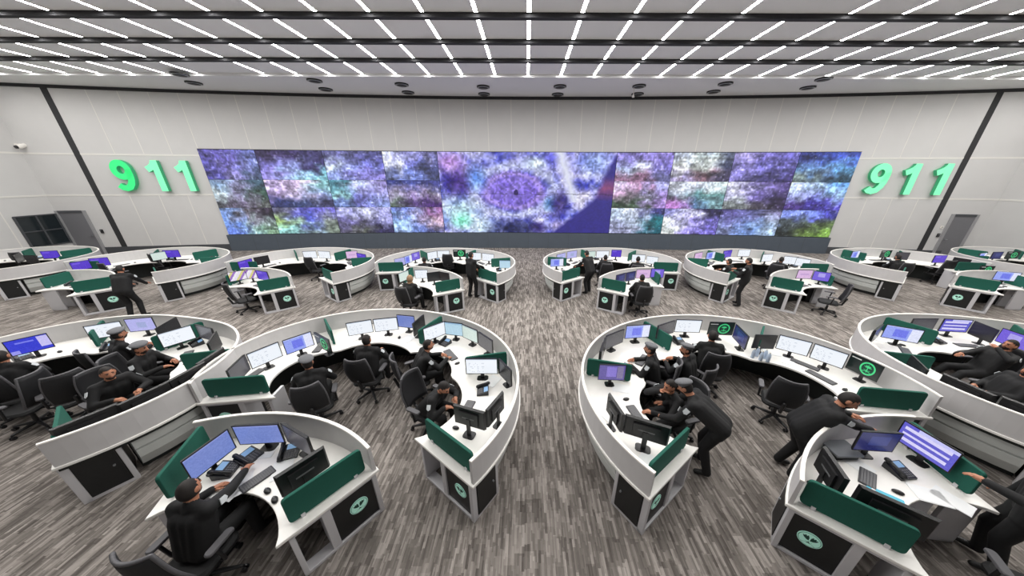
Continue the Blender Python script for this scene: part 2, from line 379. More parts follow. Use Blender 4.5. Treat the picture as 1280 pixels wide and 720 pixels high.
TL = [  # colour impressions of the live pictures, top row first; each: rows of colours
 [[[(88,80,168),(96,88,180),(110,120,200)],[(80,74,160),(112,104,190),(112,124,196)],[(70,66,150),(130,124,196),(70,84,120)]],
  [[(120,150,190),(150,150,200),(64,90,110)],[(190,210,220),(128,118,160),(58,86,76)],[(70,72,80),(116,104,140),(88,92,92)]],
  [[(120,150,215),(86,80,90),(60,52,70)],[(110,150,235),(128,124,150),(130,150,150)],[(90,120,220),(120,160,160),(112,148,120)]]],
 [[[(66,56,98),(60,50,100),(52,48,92)],[(110,104,190),(142,162,226),(60,54,110)],[(140,130,220),(150,190,236),(120,190,210)]],
  [[(190,170,226),(206,180,220),(130,190,200)],[(140,120,170),(196,180,224),(120,140,190)],[(50,56,110),(56,70,120),(60,60,100)]],
  [[(90,90,120),(80,80,180),(104,98,200)],[(168,208,120),(70,80,200),(140,150,150)],[(140,208,205),(130,160,190),(110,124,112)]]],
 [[[(92,92,150),(90,90,150),(80,80,150)],[(190,206,236),(128,140,220),(100,102,200)],[(130,150,220),(120,120,205),(120,112,196)]],
  [[(70,130,150),(170,180,228),(140,130,200)],[(140,196,206),(104,104,190),(150,150,220)],[(90,110,170),(96,96,180),(132,150,222)]],
  [[(150,150,220),(196,200,230),(160,160,225)],[(96,90,150),(70,66,96),(130,130,190)],[(84,80,110),(84,90,80),(46,42,84)]]],
 [[[(190,196,230),(140,140,215),(100,100,160)],[(205,210,232),(112,116,214),(60,66,120)],[(90,100,150),(110,130,222),(60,66,110)]],
  [[(40,46,110),(60,70,150),(56,58,130)],[(160,150,190),(150,130,190),(150,140,170)],[(84,100,90),(80,60,120),(66,34,110)]],
  [[(100,120,210),(140,140,200),(140,90,150)],[(130,170,226),(160,150,205),(190,160,180)],[(140,170,230),(104,130,210),(76,80,140)]]],
 None,
 [[[(120,110,196),(128,116,200),(130,116,205)],[(160,176,220),(200,206,228),(110,100,190)],[(136,98,130),(140,100,134),(96,96,150)]],
  [[(200,180,220),(196,140,190),(150,150,215)],[(190,150,190),(96,100,110),(150,130,205)],[(52,70,56),(60,84,60),(160,128,210)]],
  [[(170,190,220),(190,200,225),(60,60,130)],[(150,160,196),(170,186,214),(30,106,116)],[(136,140,180),(150,156,190),(24,84,100)]]],
 [[[(170,180,205),(190,206,206),(90,100,130)],[(200,206,205),(205,212,208),(60,66,100)],[(150,140,190),(130,96,110),(70,64,96)]],
  [[(200,206,225),(190,200,222),(196,215,222)],[(120,128,150),(74,120,124),(90,140,140)],[(170,110,190),(96,140,200),(110,150,160)]],
  [[(120,120,190),(190,190,226),(50,46,90)],[(215,222,226),(150,140,220),(116,106,210)],[(205,215,215),(140,130,215),(96,86,180)]]],
 [[[(150,140,206),(120,110,205),(104,98,196)],[(130,122,205),(110,104,200),(84,80,150)],[(120,112,190),(64,60,110),(60,52,110)]],
  [[(205,205,235),(150,140,215),(80,66,130)],[(180,180,220),(110,96,180),(60,50,96)],[(120,128,130),(74,70,80),(56,46,80)]],
  [[(86,80,150),(96,100,160),(110,106,150)],[(120,126,200),(90,120,180),(170,190,226)],[(110,120,170),(96,130,196),(150,180,220)]]],
 [[[(48,52,120),(50,70,170),(60,80,190)],[(90,130,190),(100,150,225),(90,160,220)],[(110,130,130),(60,80,110),(40,70,90)]],
  [[(170,190,235),(150,190,236),(90,150,230)],[(160,170,240),(130,140,235),(150,190,240)],[(70,50,130),(56,46,150),(58,50,150)]],
  [[(120,140,240),(110,130,240),(70,70,190)],[(70,80,90),(64,76,70),(80,96,70)],[(40,46,44),(80,100,50),(110,150,60)]]]]
edge_px = [250, 341, 417, 488, 551.5, 764.5, 831, 902, 976, 1060]
EX = [SX0]+[wallpt(p, 240)[0] for p in (335, 415, 486, 551.5, 766, 834, 906, 984)]+[SX1]
vw = thing('video_wall', 'huge curved video wall of purple and blue city pictures on the end wall', 'screen', (0, 0, 0))
b = MB()
for xa, xb in zip(EX[:-1], EX[1:]): hstrip(b, xa, xb, SZ0-.03, SZ1+.03, 'bezel', .07)
b.obj('wall_frame', vw)
def picture(name, parent, x0, x1, z0, z1, nu, nv, paint, matn, off=.085):
    uu, vv = np.meshgrid((np.arange(nu)+.5)/nu, (np.arange(nv)+.5)/nv); c = lin(paint(uu, vv))
    us, vs = np.meshgrid(np.arange(nu+1)/nu, np.arange(nv+1)/nv)
    V = [(x0+(x1-x0)*a, WY(x0+(x1-x0)*a)-off, z1-(z1-z0)*e) for a, e in zip(us.ravel(), vs.ravel())]
    F = [(j*(nu+1)+i, (j+1)*(nu+1)+i, (j+1)*(nu+1)+i+1, j*(nu+1)+i+1) for j in range(nv) for i in range(nu)]
    return paint_mesh(name, V, F, np.repeat(c.reshape(-1, 3), 4, 0), matn, parent)
def paint_mesh(name, V, F, corner, matn, parent=None):
    me = bpy.data.meshes.new(name); me.from_pydata(V, [], F); me.materials.append(MATS[matn])
    a = me.color_attributes.new('Col', 'FLOAT_COLOR', 'CORNER')
    a.data.foreach_set('color', np.c_[corner, np.ones(len(corner))].astype(np.float32).ravel()); me.update()
    if parent is False: return me
    return link(name, me, parent)
for i in range(9):
    xa, xb = EX[i]+.012, EX[i+1]-.012
    if TL[i] is None:
        picture('display_panel', vw, xa, xb, SZ0, SZ1, 220, 100, centre_paint, 'video')['label'] = 'large middle picture of a ring of lights around a purple plaza'
        continue
    for r in range(3):
        z1 = SZ1-(SZ1-SZ0)*r/3-.006; z0 = SZ1-(SZ1-SZ0)*(r+1)/3+.006
        picture('display_panel', vw, xa, xb, z0, z1, 88, 40, tile_paint(TL[i][r], 100+i*10+r*77), 'video')
b = MB(); hstrip(b, SX0-.1, SX1+.1, 0, SZ0-.03, 'plinth', .12)
for i in range(1, 28): wstrip(b, SX0+(SX1-SX0)*i/28, 0, SZ0-.03, .015, 'skirting', .123)
struct(b.obj('trim_1'))
# 911 signs
def digit_mesh(kind, face):
    b = MB(); D = .16; W2 = .15
    def stroke(P, wd, closed=False):
        P = np.array(P, float); n = len(P)
        T = np.roll(P, -1, 0)-np.roll(P, 1, 0) if closed else np.gradient(P, axis=0)
        T /= np.linalg.norm(T, axis=1)[:, None]; Nn = np.c_[-T[:, 1], T[:, 0]]*wd
        A, Bq = P+Nn, P-Nn
        for i in range(n if closed else n-1):
            j = (i+1) % n; q = [A[i], A[j], Bq[j], Bq[i]]
            f = [(x, -D, z) for x, z in q]; k = [(x, 0, z) for x, z in q]
            b.add(f, [(0, 1, 2, 3)], face)
            b.add([f[0], f[1], k[1], k[0]], [(0, 1, 2, 3)], 'digit_side'); b.add([f[2], f[3], k[3], k[2]], [(0, 1, 2, 3)], 'digit_side')
        if not closed:
            for q in ((A[0], Bq[0]), (A[-1], Bq[-1])): b.add([(q[0][0], -D, q[0][1]), (q[1][0], -D, q[1][1]), (q[1][0], 0, q[1][1]), (q[0][0], 0, q[0][1])], [(0, 1, 2, 3)], 'digit_side')
    if kind == 9:
        stroke([(.31*math.cos(t), 1.06+.34*math.sin(t)) for t in np.linspace(0, 2*math.pi, 33)[:-1]], W2, True)
        stroke([(.31, 1.1), (.315, .85), (.29, .62), (.22, .4), (.08, .21), (-.1, .15), (-.27, .2), (-.37, .31)], W2)
    else:
        b.box(.02, .32, -D-.001, 0, 0, 1.53, 'digit_side'); b.add([(.02, -D-.003, 0), (.32, -D-.003, 0), (.32, -D-.003, 1.53), (.02, -D-.003, 1.53)], [(0, 1, 2, 3)], face)
        stroke([(.17, 1.44), (.03, 1.25), (-.14, 1.14), (-.27, 1.08)], .14)
    return b.mesh('digit_%s' % ('nine' if kind == 9 else 'one'))
for side, L in (('left', [(167, 236, 9, 'digit_deep'), (206, 236, 1, 'digit_pale'), (241, 236, 1, 'digit_pale')]), ('right', [(1089, 236, 9, 'digit_pale'), (1126, 236, 1, 'digit_pale'), (1164, 236, 1, 'digit_pale')])):
    for i, (px, py, k, fm) in enumerate(L):
        x, y, z = wallpt(px, py, .02); o = link('digit_nine' if k == 9 else 'digit_one', digit_mesh(k, fm))
        o.location = (x, y-.03, 3.4); o.rotation_euler = (0, 0, -math.asin(x/WR)*1.0)
        what = 'nine' if k == 9 else ('one next to nine' if i == 1 else ('one nearest the screens' if side == 'left' else 'one nearest the wall gap'))
        tag(o, 'green lit numeral %s, sign %s of the video wall' % (what, side), 'sign', 'green lit wall signs')
# doors, window, small wall fittings
def door(name, xa, xb, ztop, hinge):
    root = bpy.data.objects.new(name, None); COL.objects.link(root); struct(root)
    b = MB(); hstrip(b, xa, xb, 0, ztop, 'door', .03); b.obj('door_leaf', root)
    b = MB(); wstrip(b, xa-.06, 0, ztop+.12, .12, 'door_frame', .06); wstrip(b, xb+.06, 0, ztop+.12, .12, 'door_frame', .06); hstrip(b, xa, xb, ztop, ztop+.12, 'skirting', .06); b.obj('door_frame', root)
    xh = xb-.12 if hinge == 'l' else xa+.12
    b = MB(); b.cyl((xh, WY(xh)-.03, 1.05), (xh, WY(xh)-.1, 1.05), .02, .02, 'metal_grey'); b.box(xh-.07, xh+.07, WY(xh)-.11, WY(xh)-.09, 1.03, 1.07, 'metal_grey'); b.obj('door_handle', root)
xd0, xd1 = wallpt(88, 290)[0], wallpt(118, 290)[0]; door('door_1', xd0, xd1, 2.3, 'l')
xe0, xe1 = wallpt(1181, 290)[0], wallpt(1208, 290)[0]; door('door_2', xe0, xe1, 2.3, 'r')
for (px, py), lab in (((128, 289), 'small dark card reader on the wall beside the left door'), ((1172, 294), 'small dark card reader on the wall beside the right door')):
    x, y, z = wallpt(px, py); b = MB(); b.box(x-.06, x+.06, y-.05, y, z-.1, z+.1, 'plastic_dark'); b.box(x-.03, x+.03, y-.056, y-.05, z+.02, z+.06, 'metal_grey')
    tag(b.obj('card_reader'), lab, 'card reader', 'card readers beside the doors')
x, y, z = wallpt(1177, 284); b = MB(); b.box(x-.07, x+.07, y-.03, y, z-.07, z+.07, 'cap_white'); b.box(x-.02, x+.02, y-.04, y-.03, z-.03, z+.03, 'metal_grey')
tag(b.obj('wall_switch'), 'small pale wall switch above the card reader by the right door', 'switch')
def on_left(px, py):
    d = ray(px, py); t = XL/d[0]; return d[1]*t, CAMH+d[2]*t
(ya, za), (yb, zb) = on_left(15, 271), on_left(67, 268); yc, zc = on_left(90, 311)
wn = bpy.data.objects.new('window_1', None); COL.objects.link(wn); struct(wn)
y0, y1, z0, z1 = min(ya, yb), max(yb, ya+2.0), .75, (za+zb)/2
b = MB(); b.box(XL, XL+.03, y0, y1, z0, z1, 'glass_dark'); b.obj('window_pane', wn)
b = MB()
for q in (y0, (y0*2+y1)/3, (y0+2*y1)/3, y1): b.box(XL, XL+.07, q-.03, q+.03, z0, z1, 'skirting')
for q in (z0, (z0+z1)/2, z1): b.box(XL, XL+.065, y0, y1, q-.025, q+.025, 'skirting')
b.obj('window_frame', wn)
yq, zq = on_left(20, 181); b = MB(); b.box(XL, XL+.25, yq-.05, yq+.05, zq-.05, zq+.05, 'cap_white'); b.cap((XL+.28, yq-.12, zq-.1), (XL+.28, yq+.16, zq+.02), .1, .08, 'cap_white'); b.cyl((XL+.28, yq-.24, zq-.12), (XL+.28, yq-.18, zq-.11), .07, .08, 'plastic_dark')
tag(b.obj('security_camera'), 'white security camera high on the left side wall', 'camera')
p = at(793, 108, CS); b = MB(); b.cyl((p[0], p[1], CZ-.45), (p[0], p[1], CS+.01), .02, .02, 'cap_white'); b.cyl((p[0], p[1], CZ-.55), (p[0], p[1], CZ-.45), .06, .04, 'cap_white'); b.cyl((p[0], p[1], CS-.03), (p[0], p[1], CS+.005), .08, .1, 'cap_white')
tag(b.obj('ceiling_sensor'), 'thin white sensor hanging from the ceiling before the screen wall', 'sensor')

# ================================================================== CONSOLES
ZT0, ZT1, ZR = .70, .74, 1.12
class Arc:
    def __init__(s, c, R, a=0.0, b=0.0, t0=-36, t1=188, cuts=(14, 67, 132), depth=1.06):
        s.c = np.array(c, float); s.R, s.a, s.b = R, a, b; s.t0, s.t1 = t0, t1; s.cuts = [t0]+list(cuts)+[t1]; s.depth = depth
    taper = 0.0
    def rim(s, t): q = R_(t); return s.R+s.a*math.cos(2*q)+s.b*math.sin(2*q)-s.taper*max(0, (t-145)/42)**2
    def rin(s, t):
        for a, b_ in zip(s.cuts[:-1], s.cuts[1:]):
            if a <= t <= b_: u = (t-a)/(b_-a); return s.rim(t)-s.depth-.1+.2*math.sin(math.pi*u)**.8
        return s.rim(t)-s.depth-.1
    def p(s, t, r): return s.c+r*np.array([math.cos(R_(t)), math.sin(R_(t))])
def sweep(b, A, t0, t1, prof, m, n, caps=True):
    """prof: function t -> list of (r, z), anticlockwise seen along the sweep"""
    rows_ = []
    for i in range(n+1):
        t = t0+(t1-t0)*i/n
        rows_.append([tuple(A.p(t, r))+(z,) for r, z in prof(t)])
    k = len(rows_[0]); V = [p for r in rows_ for p in r]; F = []
    for i in range(n):
        for j in range(k): F.append((i*k+j, i*k+(j+1) % k, (i+1)*k+(j+1) % k, (i+1)*k+j))
    if caps: F += [tuple(reversed(range(k))), tuple(range(n*k, n*k+k))]
    b.add(V, F, m)
def emblem_mb(rad, base='mint', dark='emblem_green', y=0.0):
    b = MB(); n = 28
    b.cyl((0, y, 0), (0, y-.006, 0), rad, rad, base, n)
    b.cyl((0, y-.005, 0), (0, y-.0075, 0), rad*.93, rad*.93, 'mint_dim', n); b.cyl((0, y-.007, 0), (0, y-.009, 0), rad*.86, rad*.86, base, n)
    for s in (-1, 1):
        P = [(s*rad*x, y-.0105, rad*z) for x, z in ((.05, -.12), (.28, -.04), (.52, .16), (.64, .44), (.45, .38), (.44, .58), (.27, .42), (.2, .6), (.06, .3))]
        b.add(P, [tuple(range(9)) if s > 0 else tuple(reversed(range(9)))], dark)
        b.add([(0, y-.0107, -rad*.2), (s*rad*.16, y-.0107, -rad*.55), (0, y-.0107, -rad*.48)], [(0, 1, 2)], dark)
        a, c = np.array((s*.55, -.62)), np.array((-s*.3, -.3)); d = (c-a)/np.hypot(*(c-a)); q = np.array((-d[1], d[0]))*.025
        P = [(rad*x, y-.0105-.0004*s, rad*z) for x, z in (a-q, c-q*.5, c+q*.5, a+q)]; b.add(P, [(0, 1, 2, 3)], 'mint_dim')
    return b
EMB = emblem_mb(.105).mesh('emblem')
def frame_end(A, t, s):
    """local frame at an arc end: s=+1 when the desk runs on towards larger angles; returns f(radial, along, z)"""
    er = np.array([math.cos(R_(t)), math.sin(R_(t))]); et = np.array([-er[1], er[0]])*s; o = A.c
    return lambda r, q, z: tuple(o+er*r+et*q)+(z,)
def lbox(b, f, r0, r1, q0, q1, z0, z1, m, s=1):
    c = [f(r0, q0, z0), f(r1, q0, z0), f(r1, q1, z0), f(r0, q1, z0), f(r0, q0, z1), f(r1, q0, z1), f(r1, q1, z1), f(r0, q1, z1)]
    if s < 0: c = [c[1], c[0], c[3], c[2], c[5], c[4], c[7], c[6]]
    b.hexa(c, m)
def divider(A, t, q, r0, r1, root, s=1):
    f = frame_end(A, t, s); L = r1-r0; P = rrect(L, .36, .045, 3, (r0+r1)/2, .935); n = len(P); b = MB()
    V = [f(r, q-.02, z) for r, z in P]+[f(r, q+.02, z) for r, z in P]
    F = [tuple(reversed(range(n))), tuple(range(n, 2*n))]+[(i, (i+1) % n, n+(i+1) % n, n+i) for i in range(n)]
    b.add(V, F, 'green_fabric'); o = b.obj('divider_panel', root, bevel=.008)
    for r in (r0+.12, r1-.12): b = MB(); lbox(b, f, r-.02, r+.02, q-.028, q+.028, ZT1, ZT1+.05, 'silver'); b.obj('clamp', o)
def console(A, name, label, ends=(True, True), group='curved dispatch consoles'):
    root = thing(name, label, 'desk', (A.c[0], A.c[1], 0), 0, group)
    inv = Matrix.Translation((-A.c[0], -A.c[1], 0))
    made = []
    def put(b, nm, par=None, **k):
        o = b.obj(nm, par or root, **k); made.append(o); return o
    n = max(12, int((A.t1-A.t0)/3)); span = A.t1-A.t0
    b = MB(); sweep(b, A, A.t0, A.t1, lambda t: [(A.rin(t), ZT0), (A.rim(t)+.03, ZT0), (A.rim(t)+.03, ZT1), (A.rin(t), ZT1)], 'white_top', n); put(b, 'worktop', bevel=.008)
    b = MB(); e = .6; sweep(b, A, A.t0+e, A.t1-e, lambda t: [(A.rim(t)-.03, ZT1), (A.rim(t)+.012, ZT1), (A.rim(t)+.006, ZR), (A.rim(t)-.03, ZR)], 'fairing', n); put(b, 'privacy_screen')
    b = MB(); sweep(b, A, A.t0+e, A.t1-e, lambda t: [(A.rim(t)-.034, ZR), (A.rim(t)+.012, ZR), (A.rim(t)+.008, ZR+.016), (A.rim(t)-.03, ZR+.016)], 'cap_white', n); put(b, 'cap_rail')
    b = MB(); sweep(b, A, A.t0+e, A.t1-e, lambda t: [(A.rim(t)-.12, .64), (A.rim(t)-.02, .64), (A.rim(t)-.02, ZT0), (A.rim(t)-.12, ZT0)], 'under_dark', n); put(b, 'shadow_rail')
    # outer fascia in panels, and the dark modesty panel behind the knees
    pe = math.degrees(.52/A.R); a0, a1 = A.t0+pe, A.t1-pe; k = max(1, round((a1-a0)/27))
    for i in range(k):
        u0, u1 = a0+(a1-a0)*i/k+.12, a0+(a1-a0)*(i+1)/k-.12
        b = MB(); sweep(b, A, u0, u1, lambda t: [(A.rim(t)-.26, .14), (A.rim(t)-.2, .12), (A.rim(t)-.1, .3), (A.rim(t)-.085, .44), (A.rim(t)-.115, .45), (A.rim(t)-.115, .465), (A.rim(t)-.07, .48), (A.rim(t)-.065, .645), (A.rim(t)-.26, .645)], 'fascia', 8); put(b, 'fascia_panel')
    b = MB(); sweep(b, A, a0, a1, lambda t: [(A.rim(t)-.36, .0), (A.rim(t)-.31, .0), (A.rim(t)-.31, ZT0), (A.rim(t)-.36, ZT0)], 'under_dark', n); put(b, 'modesty_panel')
    # ends
    for t, s, on in ((A.t0, 1, ends[0]), (A.t1, -1, ends[1])):
        if not on: continue
        f = frame_end(A, t, s); ro, ri = A.rim(t)-.02, A.rin(t)+.1; q0, q1 = .03, .48; rm = ro-.52
        b = MB(); lbox(b, f, rm, ro, q0+.01, q1, .05, ZT0, 'black_panel', s); ped = put(b, 'pedestal')
        b = MB()
        lbox(b, f, ro-.05, ro+.005, q0-.02, q0+.06, 0, ZT0, 'silver', s); lbox(b, f, ro-.05, ro+.005, q1-.03, q1+.02, 0, ZT0, 'silver', s)
        lbox(b, f, ro-.03, ro+.005, q0, q1, .0, .05, 'silver', s); lbox(b, f, ro-.03, ro+.005, q0, q1, ZT0-.05, ZT0, 'silver', s)
        lbox(b, f, rm-.09, rm, q0-.01, q0+.3, 0, ZT0, 'silver', s); lbox(b, f, ri, ro, q0-.015, q0+.12, 0, .045, 'silver', s)
        lbox(b, f, ri, ro, q0-.015, q0+.06, ZT0-.04, ZT0, 'silver', s); lbox(b, f, ri, ri+.05, q0-.015, q0+.34, 0, ZT0, 'silver', s)
        put(b, 'end_frame', bevel=.006)
        b = MB(); lbox(b, f, ro-.006, ro+.012, q0+.07, q1-.04, .06, ZT0-.06, 'black_panel', s); dr = put(b, 'door', ped)
        b = MB(); a, c = f(ro+.01, q1-.1, .4), f(ro+.035, q1-.1, .4); b.cyl(a, c, .014, .012, 'metal_grey', 10); put(b, 'knob', dr)
        # emblem on the end face
        a = f(rm+.27, q0+.01, .38); o = link('emblem', EMB, ped); er = np.array([math.cos(R_(t)), math.sin(R_(t))]); et = np.array([-er[1], er[0]])*s
        o.location = a; o.rotation_euler = (0, 0, math.atan2(-et[1], -et[0])+math.pi/2); o['label'] = 'round mint green emblem'; made.append(o)
        divs.append((t, s, .13))
    for o in made:
        if o.parent == root: o.matrix_parent_inverse = inv
    return root
divs = []
CON = {}
DESC = {}
def add_console(key, A, name, label, where, inner=True):
    divs.clear(); CON[key] = A; DESC[key] = where
    root = console(A, name, label); inv = Matrix.Translation((-A.c[0], -A.c[1], 0))
    def fix(o0):
        for o in root.children:
            if o.name.startswith('divider_panel'): o.matrix_parent_inverse = inv
    for t, s, q in divs: divider(A, t, q, A.rin(t)+.16, A.rim(t)-.08, root, s)
    for t in A.cuts[1:-1]: divider(A, t, 0.0, A.rin(t)+.3, A.rim(t)-.07, root, 1)
    fix(None); return root
LC, RC = (14, 67, 132), (48, 113, 166)
def left(c, R=2.45, a=.25, b=-.1): return Arc(c, R, a, b, -36, 188, LC)
def right(c, R=2.45, a=.25, b=.1): return Arc(c, R, a, b, -8, 216, RC)
for key, A, where in (
    ('M1', left((-8.18, 4.1), 2.35, .39, -.16), 'leftmost middle console'),
    ('M2', left((-2.94, 4.02), 2.64, .18, -.14), 'middle console left of aisle'),
    ('M3', right((3.69, 3.83), 2.58, .17, .10), 'middle console right of aisle'),
    ('M4', right((9.68, 4.06), 2.6, .3, -.05), 'rightmost middle console'),
    ('B0', left((-20.8, 10.9)), 'far left back console'),
    ('B1', left((-14.93, 10.8)), 'second back console from the left'),
    ('B2', left((-8.82, 10.83)), 'third back console from the left'),
    ('B3', left((-3.12, 10.84)), 'back console left of aisle'),
    ('B4', right((3.4, 11.01)), 'back console right of aisle'),
    ('B5', right((9.2, 10.93)), 'third back console from the right'),
    ('B6', right((15.7, 11.2)), 'second back console from the right'),
    ('B7', right((21.7, 11.6)), 'far right back console')):
    if key == 'M2': A.taper = .3
    add_console(key, A, 'dispatch_console', 'big curved grey and white dispatch desk, the '+where, where)
def small(c, R, t0, t1): return Arc(c, R, 0, 0, t0, t1, (), .93)
for key, A, where in (
    ('F1', small((-3.55, .42), 2.70, 52, 111), 'left front desk'),
    ('F2', small((5.12, .41), 2.72, 82, 140), 'right front desk'),
    ('S1', small((-15.3, 6.87), 2.7, 48, 105), 'far left small desk'),
    ('S2', small((-9.79, 7.17), 2.7, 42, 100), 'small desk with patterned screens'),
    ('S3', small((-4.38, 7.45), 2.7, 30, 88), 'small desk left of aisle'),
    ('S4', small((4.67, 7.42), 2.72, 88, 146), 'small desk right of aisle'),
    ('S5', small((10.28, 7.35), 2.72, 80, 138), 'small desk with pink screen'),
    ('S6', small((16.51, 7.23), 2.72, 72, 128), 'far right small desk')):
    add_console(key, A, 'small_console', 'small curved white desk for one, the '+where, where)

# ================================================================== MONITORS
def ui_paint(kind):
    def f(u, v):
        c = np.zeros(u.shape+(3,)); n = vnoise(u, v, 40, 24, 17)-.5
        H = lambda v0, v1, u0=0., u1=1.: ((v > v0) & (v < v1) & (u > u0) & (u < u1))[..., None]
        if kind == 'white':
            c[:] = (238, 243, 250); c = np.where(H(0, .06), (205, 215, 230), c)
            c = np.where(((v*24).astype(int) % 3 == 0)[..., None] & H(.2, .9, .08, .6) & (n > .05)[..., None], (205, 212, 224), c)
        elif kind == 'pale': c[:] = (206, 222, 215); c = np.where(H(0, .08), (180, 200, 200), c); c = c+n[..., None]*18
        elif kind == 'sky': c[:] = (178, 210, 228); c = np.where(H(.0, .1), (150, 185, 215), c); c = c+n[..., None]*20
        elif kind == 'blue':
            c[:] = (150, 165, 240); c = np.where(H(0, 1, .7, 1), (224, 228, 250), c); c = np.where(H(.2, .8, .25, .66), (112, 122, 232), c); c = c+n[..., None]*22; c = np.where(H(0, .07), (190, 200, 245), c)
        elif kind == 'deepblue':
            c[:] = (52, 60, 205); c = np.where(H(.05, .8, .74, 1), (196, 190, 240), c); c = np.where(H(.2, .32, .2, .66), (120, 125, 228), c); c = np.where(H(.75, 1, 0, .2), (150, 150, 235), c); c = c+n[..., None]*16
        elif kind == 'slate': c[:] = (112, 130, 196); c = c+n[..., None]*14; c = np.where(H(0, .06), (140, 150, 210), c)
        elif kind == 'lav': c[:] = (178, 178, 232); c = np.where(H(.3, .75, .35, .7), (160, 170, 214), c); c = c+n[..., None]*16
        elif kind == 'list':
            c[:] = (96, 92, 200); row = (v*7).astype(int) % 2 == 1
            c = np.where(row[..., None] & H(.05, .95, .06, .92), (214, 210, 246), c); c = np.where(H(.0, .14, .3, 1.), (196, 196, 245), c); c = c+n[..., None]*14
        elif kind == 'purple': c[:] = (84, 54, 196); c = c+n[..., None]*26; c = np.where(H(.1, .3, .1, .5), (110, 84, 214), c)
        elif kind == 'dimpurple': c[:] = (88, 76, 150); c = np.where(H(.12, .8, .3, .68), (128, 112, 200), c); c = np.where(H(.05, .9, .72, .95), (120, 110, 150), c); c = c+n[..., None]*16
        elif kind == 'navy': c[:] = (30, 34, 92); c = np.where(H(.2, .7, .3, .8), (44, 54, 120), c); c = c+n[..., None]*8
        elif kind == 'pink': c[:] = (214, 180, 220); c = c+n[..., None]*22; c = np.where(H(.4, .6, .2, .8), (196, 160, 210), c)
        elif kind == 'violet': c[:] = (116, 96, 214); c = np.where(H(.15, .6, .3, .7), (170, 160, 232), c); c = c+n[..., None]*18
        elif kind == 'pattern':
            q = ((u*3+v*1.5)*2).astype(int) % 4; pal = np.array([(226, 220, 236), (212, 206, 130), (150, 110, 190), (236, 232, 240)]); c = pal[q].astype(float)+n[..., None]*25
        elif kind == 'grey': c[:] = (96, 94, 100); c = c+n[..., None]*6
        elif kind == 'emblem': c[:] = (10, 26, 22)
        else: c[:] = (9, 9, 11)
        return c
    return f
SCR = {}
def screen_mesh(kind):
    if kind in SCR: return SCR[kind]
    nu, nv = 34, 20; uu, vv = np.meshgrid((np.arange(nu)+.5)/nu, (np.arange(nv)+.5)/nv); c = lin(ui_paint(kind)(uu, vv))
    if kind == 'grey': c = c*.55
    us, vs = np.meshgrid(np.arange(nu+1)/nu, np.arange(nv+1)/nv)
    V = [(-.257+.514*a, -.0195, .15-.30*e+.305) for a, e in zip(us.ravel(), vs.ravel())]
    F = [(j*(nu+1)+i, (j+1)*(nu+1)+i, (j+1)*(nu+1)+i+1, j*(nu+1)+i+1) for j in range(nv) for i in range(nu)]
    SCR[kind] = paint_mesh('screen', V, F, np.repeat(c.reshape(-1, 3), 4, 0), 'screen', False); return SCR[kind]
b = MB(); b.hexa([(-.272, -.018, .14), (.272, -.018, .14), (.25, .018, .15), (-.25, .018, .15), (-.272, -.018, .47), (.272, -.018, .47), (.25, .018, .46), (-.25, .018, .46)], 'bezel')
b.box(-.16, .16, .017, .04, .2, .4, 'bezel_back'); b.box(-.1, .1, .0395, .042, .3, .32, 'key_grey'); HOUSING = b.mesh('housing')
b = MB(); b.box(-.03, .03, .03, .055, .012, .3, 'bezel_back'); STAND = b.mesh('stand')
b = MB(); b.slab(rrect(.19, .14, .04, 4, 0, .04), 0, .012, 'bezel_back', .004); SBASE = b.mesh('stand_base')
b2 = MB(); b2.cyl((0, -.0205, 0), (0, -.0215, 0), .125, .125, 'screen_green', 28); b2.cyl((0, -.0212, 0), (0, -.0222, 0), .098, .098, 'emblem_green', 28)
b2.box(-.007, .007, -.0235, -.022, -.07, .03, 'screen_green')
for t in (-75, -40, 0, 40, 75):
    c_, s_ = math.sin(R_(t)), math.cos(R_(t)); b2.add([(0, -.0236, .02), (c_*.03-s_*.012, -.0236, .02+s_*.03+c_*.012), (c_*.07, -.0236, .02+s_*.062), (c_*.03+s_*.012, -.0236, .02+s_*.03-c_*.012)], [(0, 1, 2, 3)], 'screen_green')
for t in (-1, 1): b2.add([(t*.07, -.0237, -.072), (-t*.05, -.0237, -.03), (-t*.052, -.0237, -.022), (t*.07, -.0237, -.06)], [(0, 1, 2, 3)], 'screen_green')
b2.box(-.3, -.14, -.0222, -.021, .1, .118, 'paper')
SEMB = b2.mesh('screen_emblem')
KIND = dict(white='bright white', pale='pale green', sky='pale blue', blue='blue and white', deepblue='deep blue', slate='plain slate blue', lav='lavender', list='lavender list of rows on a', purple='purple', dimpurple='dim purple', navy='dark navy', pink='pink', violet='violet', pattern='colourful patterned', grey='grey unlit', emblem='black with a green emblem', off='black unlit')
COUNT = {}
def monitor(key, kind, p, ang, wd=.54, z=ZT1):
    COUNT[key] = COUNT.get(key, 0)+1; k = COUNT[key]
    s = {'list': 'monitor showing lavender rows of a list', 'emblem': 'black monitor showing a green emblem', 'off': 'black monitor seen from its dark side', 'grey': 'grey unlit monitor'}.get(kind, 'monitor with %s screen' % KIND[kind])
    o = thing('monitor', '%s, %s along the %s' % (s, ORD[k-1], DESC[key]), 'monitor', (p[0], p[1], z), ang, 'monitors on the consoles')
    o.scale = (wd/.54, 1, 1)
    link('housing', HOUSING, o); sc = link('screen', screen_mesh(kind), o); st = link('stand', STAND, o); link('stand_base', SBASE, st)
    if kind == 'emblem':
        e = link('emblem', SEMB, sc); e.location = (.06, 0, .305)
    return o
MON = []
